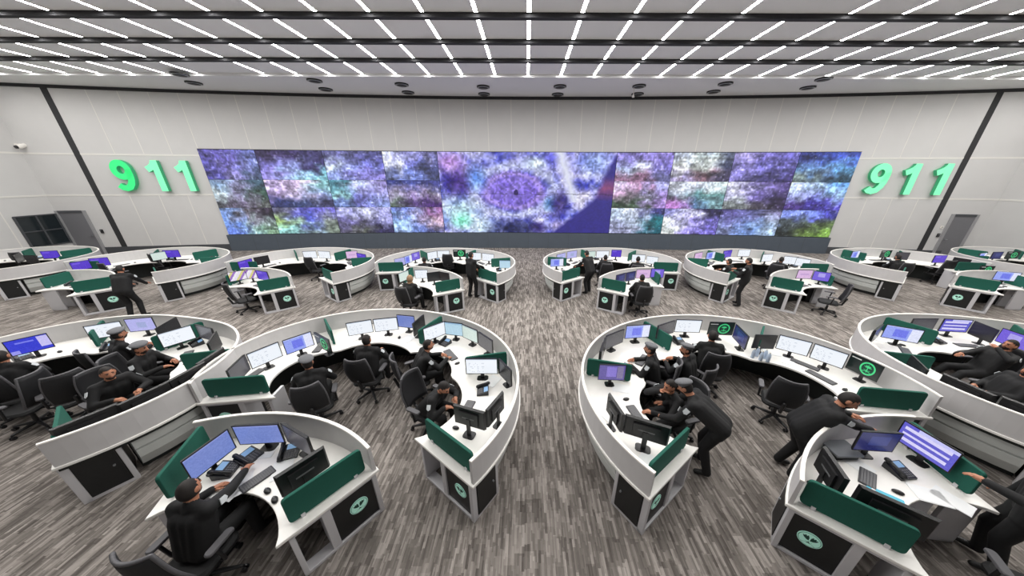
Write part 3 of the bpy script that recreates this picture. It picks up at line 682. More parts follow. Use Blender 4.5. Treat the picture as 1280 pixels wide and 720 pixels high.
def mon(key, kind, ax, ay, bx, by, back=False, z=1.205):
    a, c = at(ax, ay, z), at(bx, by, z)
    if back: a, c = c, a
    d = c-a; L = float(np.hypot(*d)); ang = math.atan2(d[1], d[0]); m_ = (a+c)/2
    wd = min(max(L, .44), .58); MON.append(m_)
    return monitor(key, kind, m_, ang, wd)
for row in (
 ('M1','deepblue',2,428,58,416),('M1','white',104,408,150,401),('M1','lav',155,399,190,396),('M1','off',193,411,219,396),('M1','white',195,418,238,406),('M1','grey',243,405,266,411),('M1','off',258,431,270,413),
 ('M2','grey',282,464,304.5,443),('M2','white',307,443,347,427),('M2','blue',352,426,388,414),('M2','emblem',391,414,413,426),('M2','white',432,404,464,399),('M2','white',466,399,496,396),('M2','slate',496,393,518,395),('M2','off',515,405,529,393),
 ('M2','white',528,411,556,401),('M2','sky',558,402,576,404),('M2','pale',578,405,597,413),('M2','grey',598,414,616,426),('M2','white',581,448,622,448),('M2','off',625,449,638,462),('M2','off',608,513,629,489,1),('M2','off',566,505,606,516,1),
 ('M3','off',782,518,840,535,1),('M3','off',761,491,780,519,1),('M3','dimpurple',749,455,783,456),('M3','off',751,440,757,421),('M3','grey',757,420,780,411),('M3','blue',782,407,814,405),('M3','grey',822,407,844,400),('M3','white',845,399,878,400),('M3','emblem',887,402,919,403),('M3','navy',921,405,937,421),
 ('M3','off',944,418,972,419),('M3','white',975,418,1016,428),('M3','white',1019,429,1062,443),('M3','emblem',1066,441,1107,459),
 ('M4','off',1141,444,1161,463),('M4','off',1093,414,1105,404),('M4','blue',1108,405,1156,413),('M4','grey',1139,398,1175,398),('M4','list',1177,398,1219,400),('M4','off',1222,402,1248,412),('M4','violet',1264,413,1285,420),
 ('F1','slate',224,578,283,536),('F1','slate',288,532,351,529),('F1','grey',352,528,385,547),('F1','off',342,598,405,558,1),
 ('F2','navy',1076,538,1128,541),('F2','list',1132,525,1206,568)):
    mon(*row)
def rimmon(key, kind, t, dr=.2, turn=0):
    A = CON[key]; p = A.p(t, A.rim(t)-dr); MON.append(p); monitor(key, kind, p, R_(t-90+turn), .54)
for t in (-27, -15.5, -4, 6.5): rimmon('M1', 'off', t)
for t in (188, 200, 212): rimmon('M4', 'off', t)
mon('F2', 'off', 1030, 557, 1060, 600, 1)
x, y, _ = frame_end(CON['F2'], 140, -1)(2.0, .27, 0); MON.append(np.array((x, y))); monitor('F2', 'off', (x, y), R_(140), .54)
def zl(x0, y0, s, key, L):
    for kind, ax, ay, bx, by in L: mon(key, kind, x0+ax/s, y0+ay/s, x0+bx/s, y0+by/s)
zl(0, 290, 6.54, 'B0', [('off', 95, 195, 165, 170), ('off', 190, 190, 290, 190), ('purple', 325, 158, 470, 150)])
zl(0, 290, 6.54, 'B1', [('purple', 590, 248, 690, 232), ('purple', 720, 218, 880, 205)])
zl(130, 290, 6.54, 'B1', [('pale', 395, 172, 470, 160), ('purple', 475, 150, 610, 145)])
zl(270, 290, 6.4, 'B2', [('purple', 165, 240, 280, 210), ('off', 295, 205, 415, 185), ('white', 690, 155, 800, 150), ('white', 810, 150, 915, 155), ('pink', 1050, 155, 1112, 150), ('purple', 1118, 165, 1205, 180)])
zl(460, 290, 6.4, 'B3', [('lav', 215, 215, 280, 200), ('blue', 285, 197, 340, 180), ('violet', 345, 172, 405, 155), ('white', 470, 165, 548, 150), ('white', 552, 150, 650, 146), ('emblem', 680, 142, 780, 142), ('white', 800, 163, 905, 165), ('white', 912, 167, 1010, 178), ('sky', 1060, 225, 1130, 226)])
zl(660, 290, 6.4, 'B4', [('blue', 180, 215, 285, 210), ('lav', 225, 182, 302, 162), ('lav', 310, 158, 392, 145), ('pale', 470, 155, 537, 150), ('white', 548, 150, 650, 150), ('purple', 675, 142, 745, 144), ('white', 833, 178, 942, 182), ('white', 955, 190, 1042, 200)])
zl(840, 290, 5.565, 'B5', [('pink', 155, 150, 217, 137), ('blue', 222, 146, 322, 131), ('purple', 335, 135, 442, 120), ('white', 450, 122, 562, 121), ('white', 632, 155, 705, 152), ('white', 783, 166, 885, 176), ('white', 890, 180, 950, 190)])
zl(1030, 290, 5.12, 'B6', [('blue', 157, 128, 257, 116), ('emblem', 362, 120, 446, 116), ('grey', 478, 128, 540, 132), ('purple', 668, 150, 832, 148), ('off', 835, 160, 950, 178)])
zl(1030, 290, 5.12, 'B7', [('blue', 960, 142, 1082, 127), ('navy', 1085, 127, 1150, 126), ('emblem', 1175, 125, 1262, 125)])
zl(270, 290, 6.4, 'S2', [('pattern', 110, 322, 205, 306), ('pattern', 212, 302, 305, 299), ('purple', 310, 302, 420, 320)])
zl(460, 290, 6.4, 'S3', [('pale', 245, 330, 312, 305), ('white', 385, 302, 462, 300), ('off', 480, 325, 565, 315), ('off', 570, 315, 650, 330)])
zl(660, 290, 6.4, 'S4', [('navy', 705, 345, 780, 325), ('navy', 785, 325, 862, 310), ('pink', 868, 300, 985, 298), ('violet', 995, 292, 1085, 296)])
zl(840, 290, 5.565, 'S5', [('pink', 878, 262, 985, 265), ('violet', 993, 270, 1110, 285)])
zl(1030, 290, 5.12, 'S6', [('emblem', 1010, 215, 1092, 218), ('blue', 1100, 248, 1272, 262)])

# ================================================================== DESK THINGS
b = MB(); b.slab(rrect(.44, .15, .015, 3), 0, .014, 'keyboard_grey', .003); KB = b.mesh('keyboard')
b = MB()
for r in range(5):
    for c in range(14): b.box(-.205+c*.0293, -.205+c*.0293+.025, -.064+r*.0258, -.064+r*.0258+.021, .013, .02, 'key_grey')
KEYS = b.mesh('keys')
b = MB(); b.ell((0, 0, .012), (.033, .056, .022), 'plastic_dark', n=12, k=6); MOUSE = b.mesh('mouse', True)
b = MB(); b.box(-.004, .004, .01, .04, .03, .036, 'key_grey'); WHEEL = b.mesh('scroll_wheel')
b = MB(); b.hexa([(-.11, -.1, 0), (.11, -.1, 0), (.11, .1, 0), (-.11, .1, 0), (-.11, -.1, .025), (.11, -.1, .025), (.11, .1, .085), (-.11, .1, .085)], 'phone'); PHB = b.mesh('phone_base')
b = MB(); b.cap((-.075, -.09, .062), (-.075, .1, .115), .022, .022, 'plastic_dark', 8, 3); b.cap((-.075, -.09, .05), (-.075, -.07, .055), .03, .03, 'plastic_dark', 8, 3); b.cap((-.075, .08, .105), (-.075, .1, .11), .03, .03, 'plastic_dark', 8, 3); PHH = b.mesh('handset', True)
b = MB(); b.add([(-.03, .02, .063), (.09, .02, .063), (.09, .09, .084), (-.03, .09, .084)], [(0, 1, 2, 3)], 'phone_screen'); PHS = b.mesh('phone_display')
b = MB()
for r in range(4):
    for c in range(4): b.box(-.025+c*.03, -.005+c*.03, -.085+r*.022, -.07+r*.022, .03+r*.0066, .037+r*.0066, 'key_grey')
PHK = b.mesh('phone_keys')
b = MB(); b.box(-.105, .105, -.148, .148, 0, .003, 'paper'); b.hexa([(-.1, -.14, .003), (.11, -.15, .003), (.12, .145, .003), (-.09, .15, .003), (-.1, -.14, .006), (.11, -.15, .006), (.12, .145, .006), (-.09, .15, .006)], 'paper'); PAP = b.mesh('paper')
b = MB(); b.box(-.105, .105, -.148, .148, 0, .012, 'cyan_paper'); b.cyl((.0, -.02, .012), (.0, -.02, .0135), .05, .05, 'key_grey', 16); b.box(-.08, .08, .08, .11, .012, .0135, 'paper'); CYP = b.mesh('booklet')
NB = {}
def desk_thing(kind, key, p, ang, extra=''):
    z = ZT1+.001; NB[(kind, key)] = NB.get((kind, key), 0)+1; k = ORD[min(19, NB[(kind, key)]-1)]; w_ = DESC[key]
    L = (p[0], p[1], z)
    if kind == 'keyboard':
        o = thing('keyboard', 'dark keyboard with grey keys, %s on the %s' % (k, w_), 'keyboard', L, ang, 'keyboards'); link('key_tray', KB, o); link('keys', KEYS, o)
    elif kind == 'mouse':
        o = thing('computer_mouse', 'small black computer mouse, %s on the %s' % (k, w_), 'mouse', L, ang, 'computer mice'); link('mouse_shell', MOUSE, o); link('scroll_wheel', WHEEL, o)
    elif kind == 'phone':
        o = thing('desk_phone', 'black desk phone with blue display, %s on the %s' % (k, w_), 'phone', L, ang, 'desk phones')
        for nm, me in (('phone_base', PHB), ('handset', PHH), ('phone_display', PHS), ('phone_keys', PHK)): link(nm, me, o)
    elif kind == 'paper': o = tag(link('paper', PAP), 'loose white sheets of paper, %s on the %s' % (k, w_), 'paper', 'loose papers')
    elif kind == 'booklet': o = tag(link('booklet', CYP), 'bright cyan booklet lying on the %s' % w_, 'booklet')
    o.location = L; o.rotation_euler = (0, 0, ang); return o
def clear(p, r):
    return all(np.hypot(*(p-m_)) > r for m_ in MON)
for key, A in CON.items():
    near = key[0] in 'MF'
    for a, c in zip(A.cuts[:-1], A.cuts[1:]):
        if key in ('F1', 'F2'): continue
        tm = (a+c)/2+random.uniform(-3, 3); ri = A.rin(tm)
        if not near and key[0] == 'B' and random.random() < .2: continue
        put = []
        def tryput(kind, t, r, ang, rad):
            p = A.p(t, r); r = max(r, A.rin(min(max(t, a), c))+.13); p = A.p(t, r)
            if not a+6 < t < c-6: return
            if clear(p, rad) and all(np.hypot(*(p-q)) > rad*.8+.1 for q in put): put.append(p); desk_thing(kind, key, p, ang)
        tryput('keyboard', tm, ri+.15, R_(tm-90), .2)
        dm = math.degrees(.33/ri)
        tryput('mouse', tm-dm, ri+.17, R_(tm-90), .12)
        tryput('phone', tm-dm*1.3, ri+.3, R_(tm-110), .19); tryput('phone', tm+dm*1.25, ri+.3, R_(tm-70), .19); tryput('phone', tm, ri+.4, R_(tm-90), .19)
        if near: tryput('keyboard', tm+dm*.9, ri+.34, R_(tm-75), .2); tryput('keyboard', tm-dm*2.2, ri+.2, R_(tm-60), .2)
        for q in range(8 if near else 2): tryput('paper', tm+random.uniform(-1, 1)*dm*2.4, ri+random.uniform(.14, .55), random.uniform(0, 3), .16)
# the right foreground desk, thing by thing
p = at(1084, 598, ZT1); desk_thing('keyboard', 'F2', p, R_(40)).scale = (.7, 1, 1)
desk_thing('mouse', 'F2', at(1122, 616, ZT1), R_(60)); desk_thing('phone', 'F2', at(1125, 588, ZT1+.04), R_(5))
desk_thing('booklet', 'F2', at(1108, 625, ZT1), R_(50)); desk_thing('paper', 'F2', at(1162, 620, ZT1), R_(70)); desk_thing('paper', 'F2', at(1190, 626, ZT1), R_(25)); desk_thing('paper', 'F2', at(1070, 580, ZT1), R_(20))
lp = thing('laptop', 'grey closed laptop on the small desk in the right foreground', 'laptop', (*at(1052, 560, ZT1+.1), ZT1), R_(0)); b = MB(); b.slab(rrect(.36, .26, .02, 3), .08, .095, 'laptop_grey', .003); b.obj('laptop_body', lp); b = MB(); b.slab(rrect(.36, .26, .02, 3), .095, .104, 'laptop_grey', .003); b.obj('laptop_lid', lp)
b = MB(); b.box(-.15, .15, -.1, .1, 0, .08, 'black_panel'); b.obj('laptop_dock', lp)
# the left foreground desk, thing by thing
for kind, px, py, a in (('phone', 312, 572, 75), ('keyboard', 322, 598, 60), ('paper', 352, 585, 30), ('mouse', 334, 613, 60), ('mouse', 343, 624, 50), ('paper', 300, 605, 40), ('paper', 335, 560, 10), ('phone', 362, 566, 20), ('paper', 285, 612, 80), ('phone', 284, 588, 100)):
    desk_thing(kind, 'F1', at(px, py, ZT1+.02), R_(a)).scale = (.75, 1, 1) if kind == 'keyboard' else (1, 1, 1)
# bottles and cups on the right middle console
def bottle():
    o = thing('water_bottle', '', 'bottle'); b = MB(); n = 12
    prof = [(.0, 0), (.032, 0), (.034, .02), (.034, .13), (.026, .17), (.013, .19), (.013, .205), (0, .205)]
    V = [(r*math.cos(2*math.pi*i/n), r*math.sin(2*math.pi*i/n), z) for r, z in prof for i in range(n)]; F = [(j*n+i, j*n+(i+1) % n, (j+1)*n+(i+1) % n, (j+1)*n+i) for j in range(len(prof)-1) for i in range(n)]
    b.add(V, F, 'bottle'); b.obj('bottle_body', o, True); b = MB(); b.cyl((0, 0, .2), (0, 0, .222), .015, .015, 'cap_white'); b.obj('bottle_cap', o); return o
for i, (px, py) in enumerate([(942, 442), (947, 440), (952, 445), (957, 443), (961, 447)]):
    o = stamp('bottle', bottle); p = at(px, py, ZT1+.1); o.location = (p[0], p[1], ZT1); tag(o, 'small clear water bottle, %s from the green divider, middle console right of aisle' % ORD[i], 'bottle', 'water bottles by the divider')

# ================================================================== CHAIRS
def chair():
    o = thing('office_chair', '', 'chair')
    b = MB(); b.slab(rrect(.5, .48, .12, 5, 0, .02), .39, .45, 'chair_black', .03); b.obj('seat', o)
    b = MB(); nx, nz = 10, 9; V = []
    for k in (0, 1):
        for j in range(nz+1):
            for i in range(nx+1):
                u, v = i/nx*2-1, j/nz; wd = .25*(1-.28*v**3-.12*(1-v)**2); x = u*wd
                y = -.25-.1*v+.07*u*u-.03*math.sin(math.pi*v)-(.035 if k == 0 else 0); V.append((x, y, .52+.56*v))
    m_ = (nx+1)*(nz+1); F = []
    for j in range(nz):
        for i in range(nx):
            q = [j*(nx+1)+i, j*(nx+1)+i+1, (j+1)*(nx+1)+i+1, (j+1)*(nx+1)+i]; F.append(tuple(q)); F.append(tuple(m_+t for t in reversed(q)))
    ring = [i for i in range(nx+1)]+[j*(nx+1)+nx for j in range(1, nz+1)]+[nz*(nx+1)+i for i in range(nx-1, -1, -1)]+[j*(nx+1) for j in range(nz-1, 0, -1)]
    for a, c in zip(ring, ring[1:]+ring[:1]): F.append((c, a, m_+a, m_+c))
    b.add(V, F, 'chair_mesh'); bk = b.obj('backrest', o, True)
    b = MB(); b.tube([(V[i][0], V[i][1]+.015, V[i][2]) for i in ring]+[(V[ring[0]][0], V[ring[0]][1]+.015, V[ring[0]][2])], .018, 'chair_grey', 6); b.obj('back_rim', bk, True)
    b = MB(); b.tube([(0, -.1, .37), (0, -.3, .4), (0, -.36, .62)], .028, 'plastic_dark'); b.obj('back_bracket', o, True)
    for s in (-1, 1):
        b = MB(); b.tube([(s*.2, 0, .39), (s*.3, 0, .42), (s*.31, -.03, .66)], .018, 'plastic_dark'); a = b.obj('armrest', o, True)
        b = MB(); b.slab(rrect(.08, .27, .035, 4, s*.31, .02), .655, .685, 'chair_grey', .01); b.obj('arm_pad', a)
    b = MB(); b.cyl((0, 0, .1), (0, 0, .3), .032, .028, 'plastic_dark'); b.cyl((0, 0, .28), (0, 0, .4), .018, .018, 'metal_grey'); b.box(-.1, .1, -.1, .1, .36, .395, 'plastic_dark'); b.obj('gas_lift', o)
    for k in range(5):
        t = R_(90+72*k); c, s = math.cos(t), math.sin(t); b = MB(); b.cap((.03*c, .03*s, .11), (.29*c, .29*s, .085), .03, .018, 'plastic_dark', 8, 3); lg = b.obj('leg', o, True)
        b = MB()
        for q in (-.018, .018): b.cyl((.3*c-s*(q-.009), .3*s+c*(q-.009), .032), (.3*c-s*(q+.009), .3*s+c*(q+.009), .032), .031, .031, 'plastic_dark', 12)
        b.cyl((.3*c, .3*s, .04), (.3*c, .3*s, .09), .012, .012, 'plastic_dark', 8); b.obj('caster', lg)
    return o
def put_chair(p, face, label, group='black office chairs'):
    o = stamp('chair', chair); o.location = (p[0], p[1], 0); o.rotation_euler = (0, 0, R_(face-90)); return tag(o, label, 'chair', group)

# ================================================================== PEOPLE
def nrm(v): v = np.array(v, float); return v/np.linalg.norm(v)
def ik(a, c, l1, l2, pole):
    a, c = np.array(a, float), np.array(c, float); d = c-a; L = np.linalg.norm(d)
    if L > (l1+l2)*.995: c = a+d/L*(l1+l2)*.995; d = c-a; L = np.linalg.norm(d)
    w_ = d/L; x = (l1*l1-l2*l2+L*L)/(2*L); h = math.sqrt(max(l1*l1-x*x, 0)); pole = np.array(pole, float); pole = pole-w_*(pole@w_)
    return a+w_*x+nrm(pole)*h, c
def body(J, voxel=.013):
    """one continuous body surface from a posed skeleton; J holds the joints"""
    prims = []
    C = lambda a, c, ra, rb, m: prims.append(('c', np.array(a, float), np.array(c, float), ra, rb, m))
    def E(c, rad, B, m): prims.append(('e', np.array(c, float), np.array(rad, float), B, m))
    P, CH, NK, HD = J['pelvis'], J['chest'], J['neck'], J['head']; sd = J['side']; fw = J['fwd']; hf = J['hfwd']; hu = J['hup']
    hs = np.cross(hf, hu)
    for s in (-1, 1):
        C(P+sd*s*.075, CH+sd*s*.09, .125, .125, 0); C(P+sd*s*.075, J['hip'][s]+(J['kn'][s]-J['hip'][s])*.2, .125, .108, 0)
        C(CH+sd*s*.09, J['sh'][s], .11, .075, 0); C(NK-J['up']*.03, J['sh'][s], .06, .068, 0)
        C(J['sh'][s], J['el'][s], .07, .057, 0); C(J['el'][s], J['wr'][s], .056, .043, 0)
        C(J['hip'][s], J['kn'][s], .1, .075, 0); C(J['kn'][s], J['an'][s], .074, .058, 0)
        ft = J['ft'][s]; C(J['an'][s]-np.array([0, 0, .02]), J['an'][s]+ft*.14-np.array([0, 0, .045]), .045, .036, 3)
        hd = J['hd'][s]; C(J['wr'][s], J['wr'][s]+hd*.05, .028, .034, 1); C(J['wr'][s]+hd*.04, J['wr'][s]+hd*.085, .034, .03, 1)
    C(P, CH, .12, .125, 0); C(NK-J['up']*.05, HD-hu*.06, .062, .054, 1); C(NK-J['up']*.05, NK, .078, .066, 0)
    B = np.array([hs, hf, hu])
    E(HD, (.076, .094, .115), B, 1); E(HD-hu*.055+hf*.035, (.055, .06, .06), B, 2 if J.get('beard') else 1)
    C(HD+hf*.09+hu*.015, HD+hf*.112-hu*.025, .011, .016, 1)
    for s in (-1, 1): E(HD+hs*s*.078-hu*.005, (.012, .022, .032), B, 1)
    b = MB()
    for q in prims:
        if q[0] == 'c': b.cap(q[1], q[2], q[3], q[4], 'skin', 14, 4)
        else: b.ell(q[1], q[2], 'skin', q[3], 16, 12)
    me = b.mesh('tmp'); o = bpy.data.objects.new('tmp', me); COL.objects.link(o)
    r = o.modifiers.new('r', 'REMESH'); r.mode = 'VOXEL'; r.voxel_size = voxel
    sm = o.modifiers.new('s', 'SMOOTH'); sm.factor = .5; sm.iterations = 4
    dg = bpy.context.evaluated_depsgraph_get(); out = bpy.data.meshes.new_from_object(o.evaluated_get(dg)); bpy.data.objects.remove(o)
    nv = len(out.vertices); co = np.zeros(nv*3); out.vertices.foreach_get('co', co); co = co.reshape(-1, 3)
    faces = [list(p_.vertices) for p_ in out.polygons]; bpy.data.meshes.remove(out)
    cen = np.array([co[f].mean(0) for f in faces]); D = []
    for q in prims:
        if q[0] == 'c':
            a, c, ra, rb = q[1:5]; d = c-a; t = np.clip(((cen-a)@d)/(d@d+1e-9), 0, 1); D.append(np.linalg.norm(cen-a-t[:, None]*d, axis=1)-(ra+(rb-ra)*t))
        else: L = (cen-q[1])@q[3].T/q[2]; D.append((np.linalg.norm(L, axis=1)-1)*q[2].min())
    ids = np.array([q[-1] for q in prims])[np.argmin(np.array(D), 0)]
    b = MB(); names = ['uniform', 'skin', 'hair', 'boot']
    for nme in names: b.slot(nme)
    b.v = [tuple(x) for x in co]; b.f = faces; b.m = [int(i) for i in ids]
    # fingers, eyes and mouth grow out of the same mesh
    for s in (-1, 1):
        hd = J['hd'][s]; pn = J['pn'][s]; sdv = nrm(np.cross(hd, pn)); w0 = J['wr'][s]
        for k, (off, ln) in enumerate(((-.027, .066), (-.009, .076), (.009, .072), (.026, .056))):
            a = w0+hd*.085+sdv*off; m_ = a+nrm(hd+pn*.25)*ln*.55; e = m_+nrm(hd*.8+pn*.75)*ln*.5
            b.cap(a, m_, .0095, .0085, 'skin', 7, 2); b.cap(m_, e, .0085, .0072, 'skin', 7, 2)
        tv = J['thumb'][s]; a = w0+hd*.035+tv*.026; m_ = a+nrm(tv*.8+hd*.7)*.035; e = m_+nrm(hd+pn*.4)*.03
        b.cap(a, m_, .013, .011, 'skin', 7, 2); b.cap(m_, e, .011, .009, 'skin', 7, 2)
        b.ell(HD+hf*.087+hs*s*.032+hu*.018, (.012, .008, .007), 'eye', B, 8, 5); b.cap(HD+hf*.093+hs*s*.018+hu*.036, HD+hf*.082+hs*s*.048+hu*.036, .006, .004, 'hair', 6, 2)
    b.ell(HD+hf*.093-hu*.052, (.022, .008, .006), 'lip', B, 8, 5)
    return b.mesh('body', True), B
def skeleton(kind, turn=0.0, nod=0.0, hands=None, seed=0, lean=None, beard=True):
    rg = random.Random(seed); J = {}; X = np.array([1., 0, 0]); Z = np.array([0, 0, 1.]); Y = np.array([0, 1., 0])
    al = {'type': 14, 'bent': 40, 'recline': -22, 'stand': 3, 'lean': 52, 'back': 2}[kind] if lean is None else lean
    up = np.array([0, math.sin(R_(al)), math.cos(R_(al))]); fw = np.array([0, math.cos(R_(al)), -math.sin(R_(al))])
    seated = kind in ('type', 'bent', 'recline', 'back'); ph = {'stand': .95, 'lean': .93}.get(kind, .53)
    P = np.array([0, 0 if kind != 'lean' else -.12, ph]); CH = P+up*.36; NK = P+up*.53
    t, nd = R_(turn), R_(nod); hu0 = nrm(Z*.75+up*.45) if kind in ('lean', 'bent') else nrm(Z+up*.3)
    hf = nrm(np.array([-math.sin(t)*math.cos(nd), math.cos(t)*math.cos(nd), math.sin(nd)])); hs = nrm(np.cross(hf, hu0)); hu = nrm(np.cross(hs, hf))
    J.update(pelvis=P, chest=CH, neck=NK, head=NK+nrm(up*.6+Z*.5)*.15+hf*.02, side=X, fwd=fw, up=up, hfwd=hf, hup=hu, beard=beard)
    for k in ('sh', 'el', 'wr', 'hip', 'kn', 'an', 'ft', 'hd', 'pn', 'thumb'): J[k] = {}
    for s in (-1, 1):
        sh = P+up*.47+X*s*.175; J['sh'][s] = sh
        H = (hands or {}).get(s)
        if H is None: H = {'type': (s*.14, .42, .79), 'bent': (s*.15, .5, .79), 'recline': (s*.12, .18, .68), 'stand': (s*.27, .06, .8), 'lean': (s*.2, .62, .8), 'back': (s*.3, .06, .7)}[kind]
        H = np.array(H, float); el, wr = ik(sh, H, .29, .26, (s*.8, -.5, -.6)); J['el'][s] = el; J['wr'][s] = wr
        hd = nrm(wr-el); 
        if abs(H[2]-.79) < .06: hd = nrm(np.array([hd[0], hd[1], -.1]))
        J['hd'][s] = hd; pn = np.array([0, 0, -1.]); pn = nrm(pn-hd*(pn@hd)) if abs(hd[2]) < .95 else nrm(np.array([-s, 0, 0])-hd*(-s*hd[0])); J['pn'][s] = pn
        th = np.cross(pn, hd); th = th if th@(-X*s) > 0 else -th; J['thumb'][s] = nrm(th)
        hip = P+X*s*.09-np.array([0, 0, .02]); J['hip'][s] = hip
        if seated:
            sp = .13+.02*rg.random(); kn = hip+nrm(np.array([s*.1, 1, .02 if kind != 'recline' else .0]))*.43
            an = np.array([s*sp, kn[1]+(.0 if kind != 'recline' else .3), .11 if kind != 'recline' else .14])
            an = kn+nrm(an-kn)*.42 if kind == 'recline' else an; an[2] = max(an[2], .09)
        else:
            ay = {'stand': .05*s, 'lean': -.07+.05*s}[kind]; an = np.array([s*.12, ay, .09]); kn, an = ik(hip, an, .43, .43, (0, 1, 0))
        J['kn'][s] = kn; J['an'][s] = an; J['ft'][s] = nrm(np.array([s*.2, 1, 0]))
    return J
BODY = {}
def person(label, p, face, kind, head='hair', turn=0, nod=0, hands=None, voxel=.014, patch=True, lean=None, beard=True, z=0, scale=1.0):
    key = (kind, turn, nod, str(hands), lean, beard)
    if key not in BODY: J = skeleton(kind, turn, nod, hands, len(BODY), lean, beard); BODY[key] = (J,)+body(J, voxel)
    J, me, B = BODY[key]; HD, hf, hu = J['head'], J['hfwd'], J['hup']
    o = thing('person', label, 'person', (p[0], p[1], z), R_(face-90), 'people in dark uniforms'); o.scale = (scale,)*3
    bo = link('body', me, o); B3 = np.array([np.cross(hf, hu), hf, hu])
    if head in ('hair', 'beret'):
        b = MB(); b.ell(HD+hu*.003-hf*.005, (.079, .098, .117), 'hair', B3, 18, 14, lambda q: (q[2] > .055 or (q[1] < .02 and q[2] > -.07)) and not (q[1] > .05 and q[2] < .07)); b.obj('hair', o, True)
    if head == 'beret':
        b = MB(); t = nrm(hu+hf*-.15+B3[0]*.18); u = nrm(np.cross(hf, t)); Bb = np.array([u, nrm(np.cross(t, u)), t]); b.ell(HD+hu*.088-hf*.008, (.112, .122, .042), 'beret', Bb, 18, 10); b.cyl(HD+hu*.05-hf*.005, HD+hu*.075-hf*.005, .088, .094, 'beret', 18); b.obj('beret', o, True)
    if head == 'scarf':
        b = MB(); b.ell(HD-hf*.012, (.094, .106, .13), 'scarf', B3, 18, 14, lambda q: not (q[1] > .045 and -.09 < q[2] < .075)); b.cap(HD-hu*.12-hf*.03, HD-hu*.2-hf*.02, .075, .11, 'scarf'); b.obj('head_scarf', o, True)
    if patch:
        s = -1; 
        for s in (-1, 1):
            a = J['sh'][s]*.65+J['el'][s]*.35; d = nrm(J['el'][s]-J['sh'][s]); ov = nrm(np.array([s, .1, .25])-d*(np.array([s, .1, .25])@d)); u = np.cross(d, ov)
            b = MB(); c0 = a+ov*.071; V = [c0+u*x*.034+d*y*.045 for x, y in ((-1, -1), (1, -1), (1, .5), (0, 1), (-1, .5))]; V2 = [q+ov*.008 for q in V]
            b.add(V+V2, [(0, 1, 2, 3, 4), (9, 8, 7, 6, 5)]+[(i, i+5, (i+1) % 5+5, (i+1) % 5) for i in range(5)], 'patch'); b.obj('arm_patch', o)
    return o
def seated(p, face, kind, label, chairlabel, back=.0, **k):
    d = np.array([math.cos(R_(face)), math.sin(R_(face))])
    if chairlabel: put_chair(np.array(p)-d*.03, face, chairlabel)
    return person(label, p, face, kind, **k)
def by_head(px, py, z, face, fwd):
    """seat place so that the head (fwd ahead of the pelvis) lands there"""
    h = at(px, py, z); return h-fwd*np.array([math.cos(R_(face)), math.sin(R_(face))])
# foreground left
seated(by_head(238, 597, 1.3, 88, .22), 88, 'type', 'man with cropped dark hair seated at the left foreground desk, back to the viewer', 'black office chair of the man at the left foreground desk', hands={1: (.02, .62, .84), -1: (-.2, .42, .79)}, turn=8, voxel=.011)
# foreground right: one leaning over the screen from outside, one standing at the end
hx, hy = at(1102, 547, .95); fx, fy = 4.08, 3.1; ca, sa = math.cos(R_(-25)), math.sin(R_(-25)); dx_, dy_ = hx-fx, hy-fy
person('bearded man in black uniform leaning over the right foreground desk, hand by its screen', (fx, fy), -25, 'lean', hands={1: (dx_*sa-dy_*ca, dx_*ca+dy_*sa, 1.0), -1: (-.2, .42, 1.16)}, turn=-25, nod=-30, voxel=.011, lean=33)
person('person in black uniform at the right edge, hand on the green panel', (5.42, 1.98), 128, 'stand', hands={-1: (-.2, .36, 1.16), 1: (.28, .1, .82)}, voxel=.012)
put_chair((5.0, 1.5), 60, 'black office chair in the bottom right corner')
# middle row
seated(by_head(148, 411, 1.3, 70, .2), 70, 'type', 'man in grey beret with his back turned before the lavender screen, leftmost console', 'black office chair of the man facing the lavender screen, leftmost console', head='beret')
seated(by_head(173, 430, 1.28, 18, .18), 18, 'type', 'bearded man in grey beret facing right before the bright white screen, leftmost console', 'black office chair of the bearded man in a beret, leftmost console', head='beret', nod=-12)
seated(by_head(131, 461, 1.25, -18, .25), -18, 'bent', 'bareheaded bearded man seated behind the grey front partition, leftmost console', 'black office chair of the bareheaded man, leftmost console', lean=22, nod=-8)
seated(by_head(0, 440, 1.27, 120, .2), 120, 'type', 'man at the deep blue screen, cut by the left edge', 'black office chair at the left edge before the deep blue screen')
put_chair(at(88, 482, .7), 150, 'empty black office chair with grey back inside the leftmost middle console')
put_chair(at(30, 505, .5), 200, 'empty black office chair at the left edge inside the leftmost middle console')
seated(by_head(383, 447, 1.28, 118, .2), 118, 'type', 'man in grey beret seated at the blue and white screen, left console', 'black office chair of the man at the blue and white screen, left console', head='beret', beard=True)
seated(by_head(458, 419, 1.28, 92, .2), 92, 'type', 'dark haired man seated before two white screens at the top of the left console', 'black office chair before two white screens at the top of the left console')
seated(by_head(534, 427, 1.22, 32, .3), 32, 'bent', 'dark haired man reaching right across the desk, left console', 'black office chair of the man reaching across the desk, left console', hands={-1: (-.1, .55, .79), 1: (.15, .6, .79)}, lean=28)
seated(by_head(555, 482, 1.1, -25, .42), -25, 'bent', 'man bending his head low behind the black monitors, left console near the aisle', 'black office chair of the man with lowered head, left console near the aisle', nod=-35)
seated(by_head(813, 430, 1.3, 150, .18), 150, 'type', 'man in grey beret seen from behind at the blue screen, right console', 'black office chair of the man in a beret at the blue screen, right console', head='beret')
seated(by_head(857, 431, 1.27, 122, .2), 122, 'type', 'man in grey beret turning left beside the green divider, right console', 'black office chair of the man turning left, right console', head='beret', turn=45)
seated(by_head(893, 413, 1.33, 75, .15), 75, 'type', 'bareheaded man seen from behind before the emblem screen, right console', 'black office chair of the man before the emblem screen, right console')
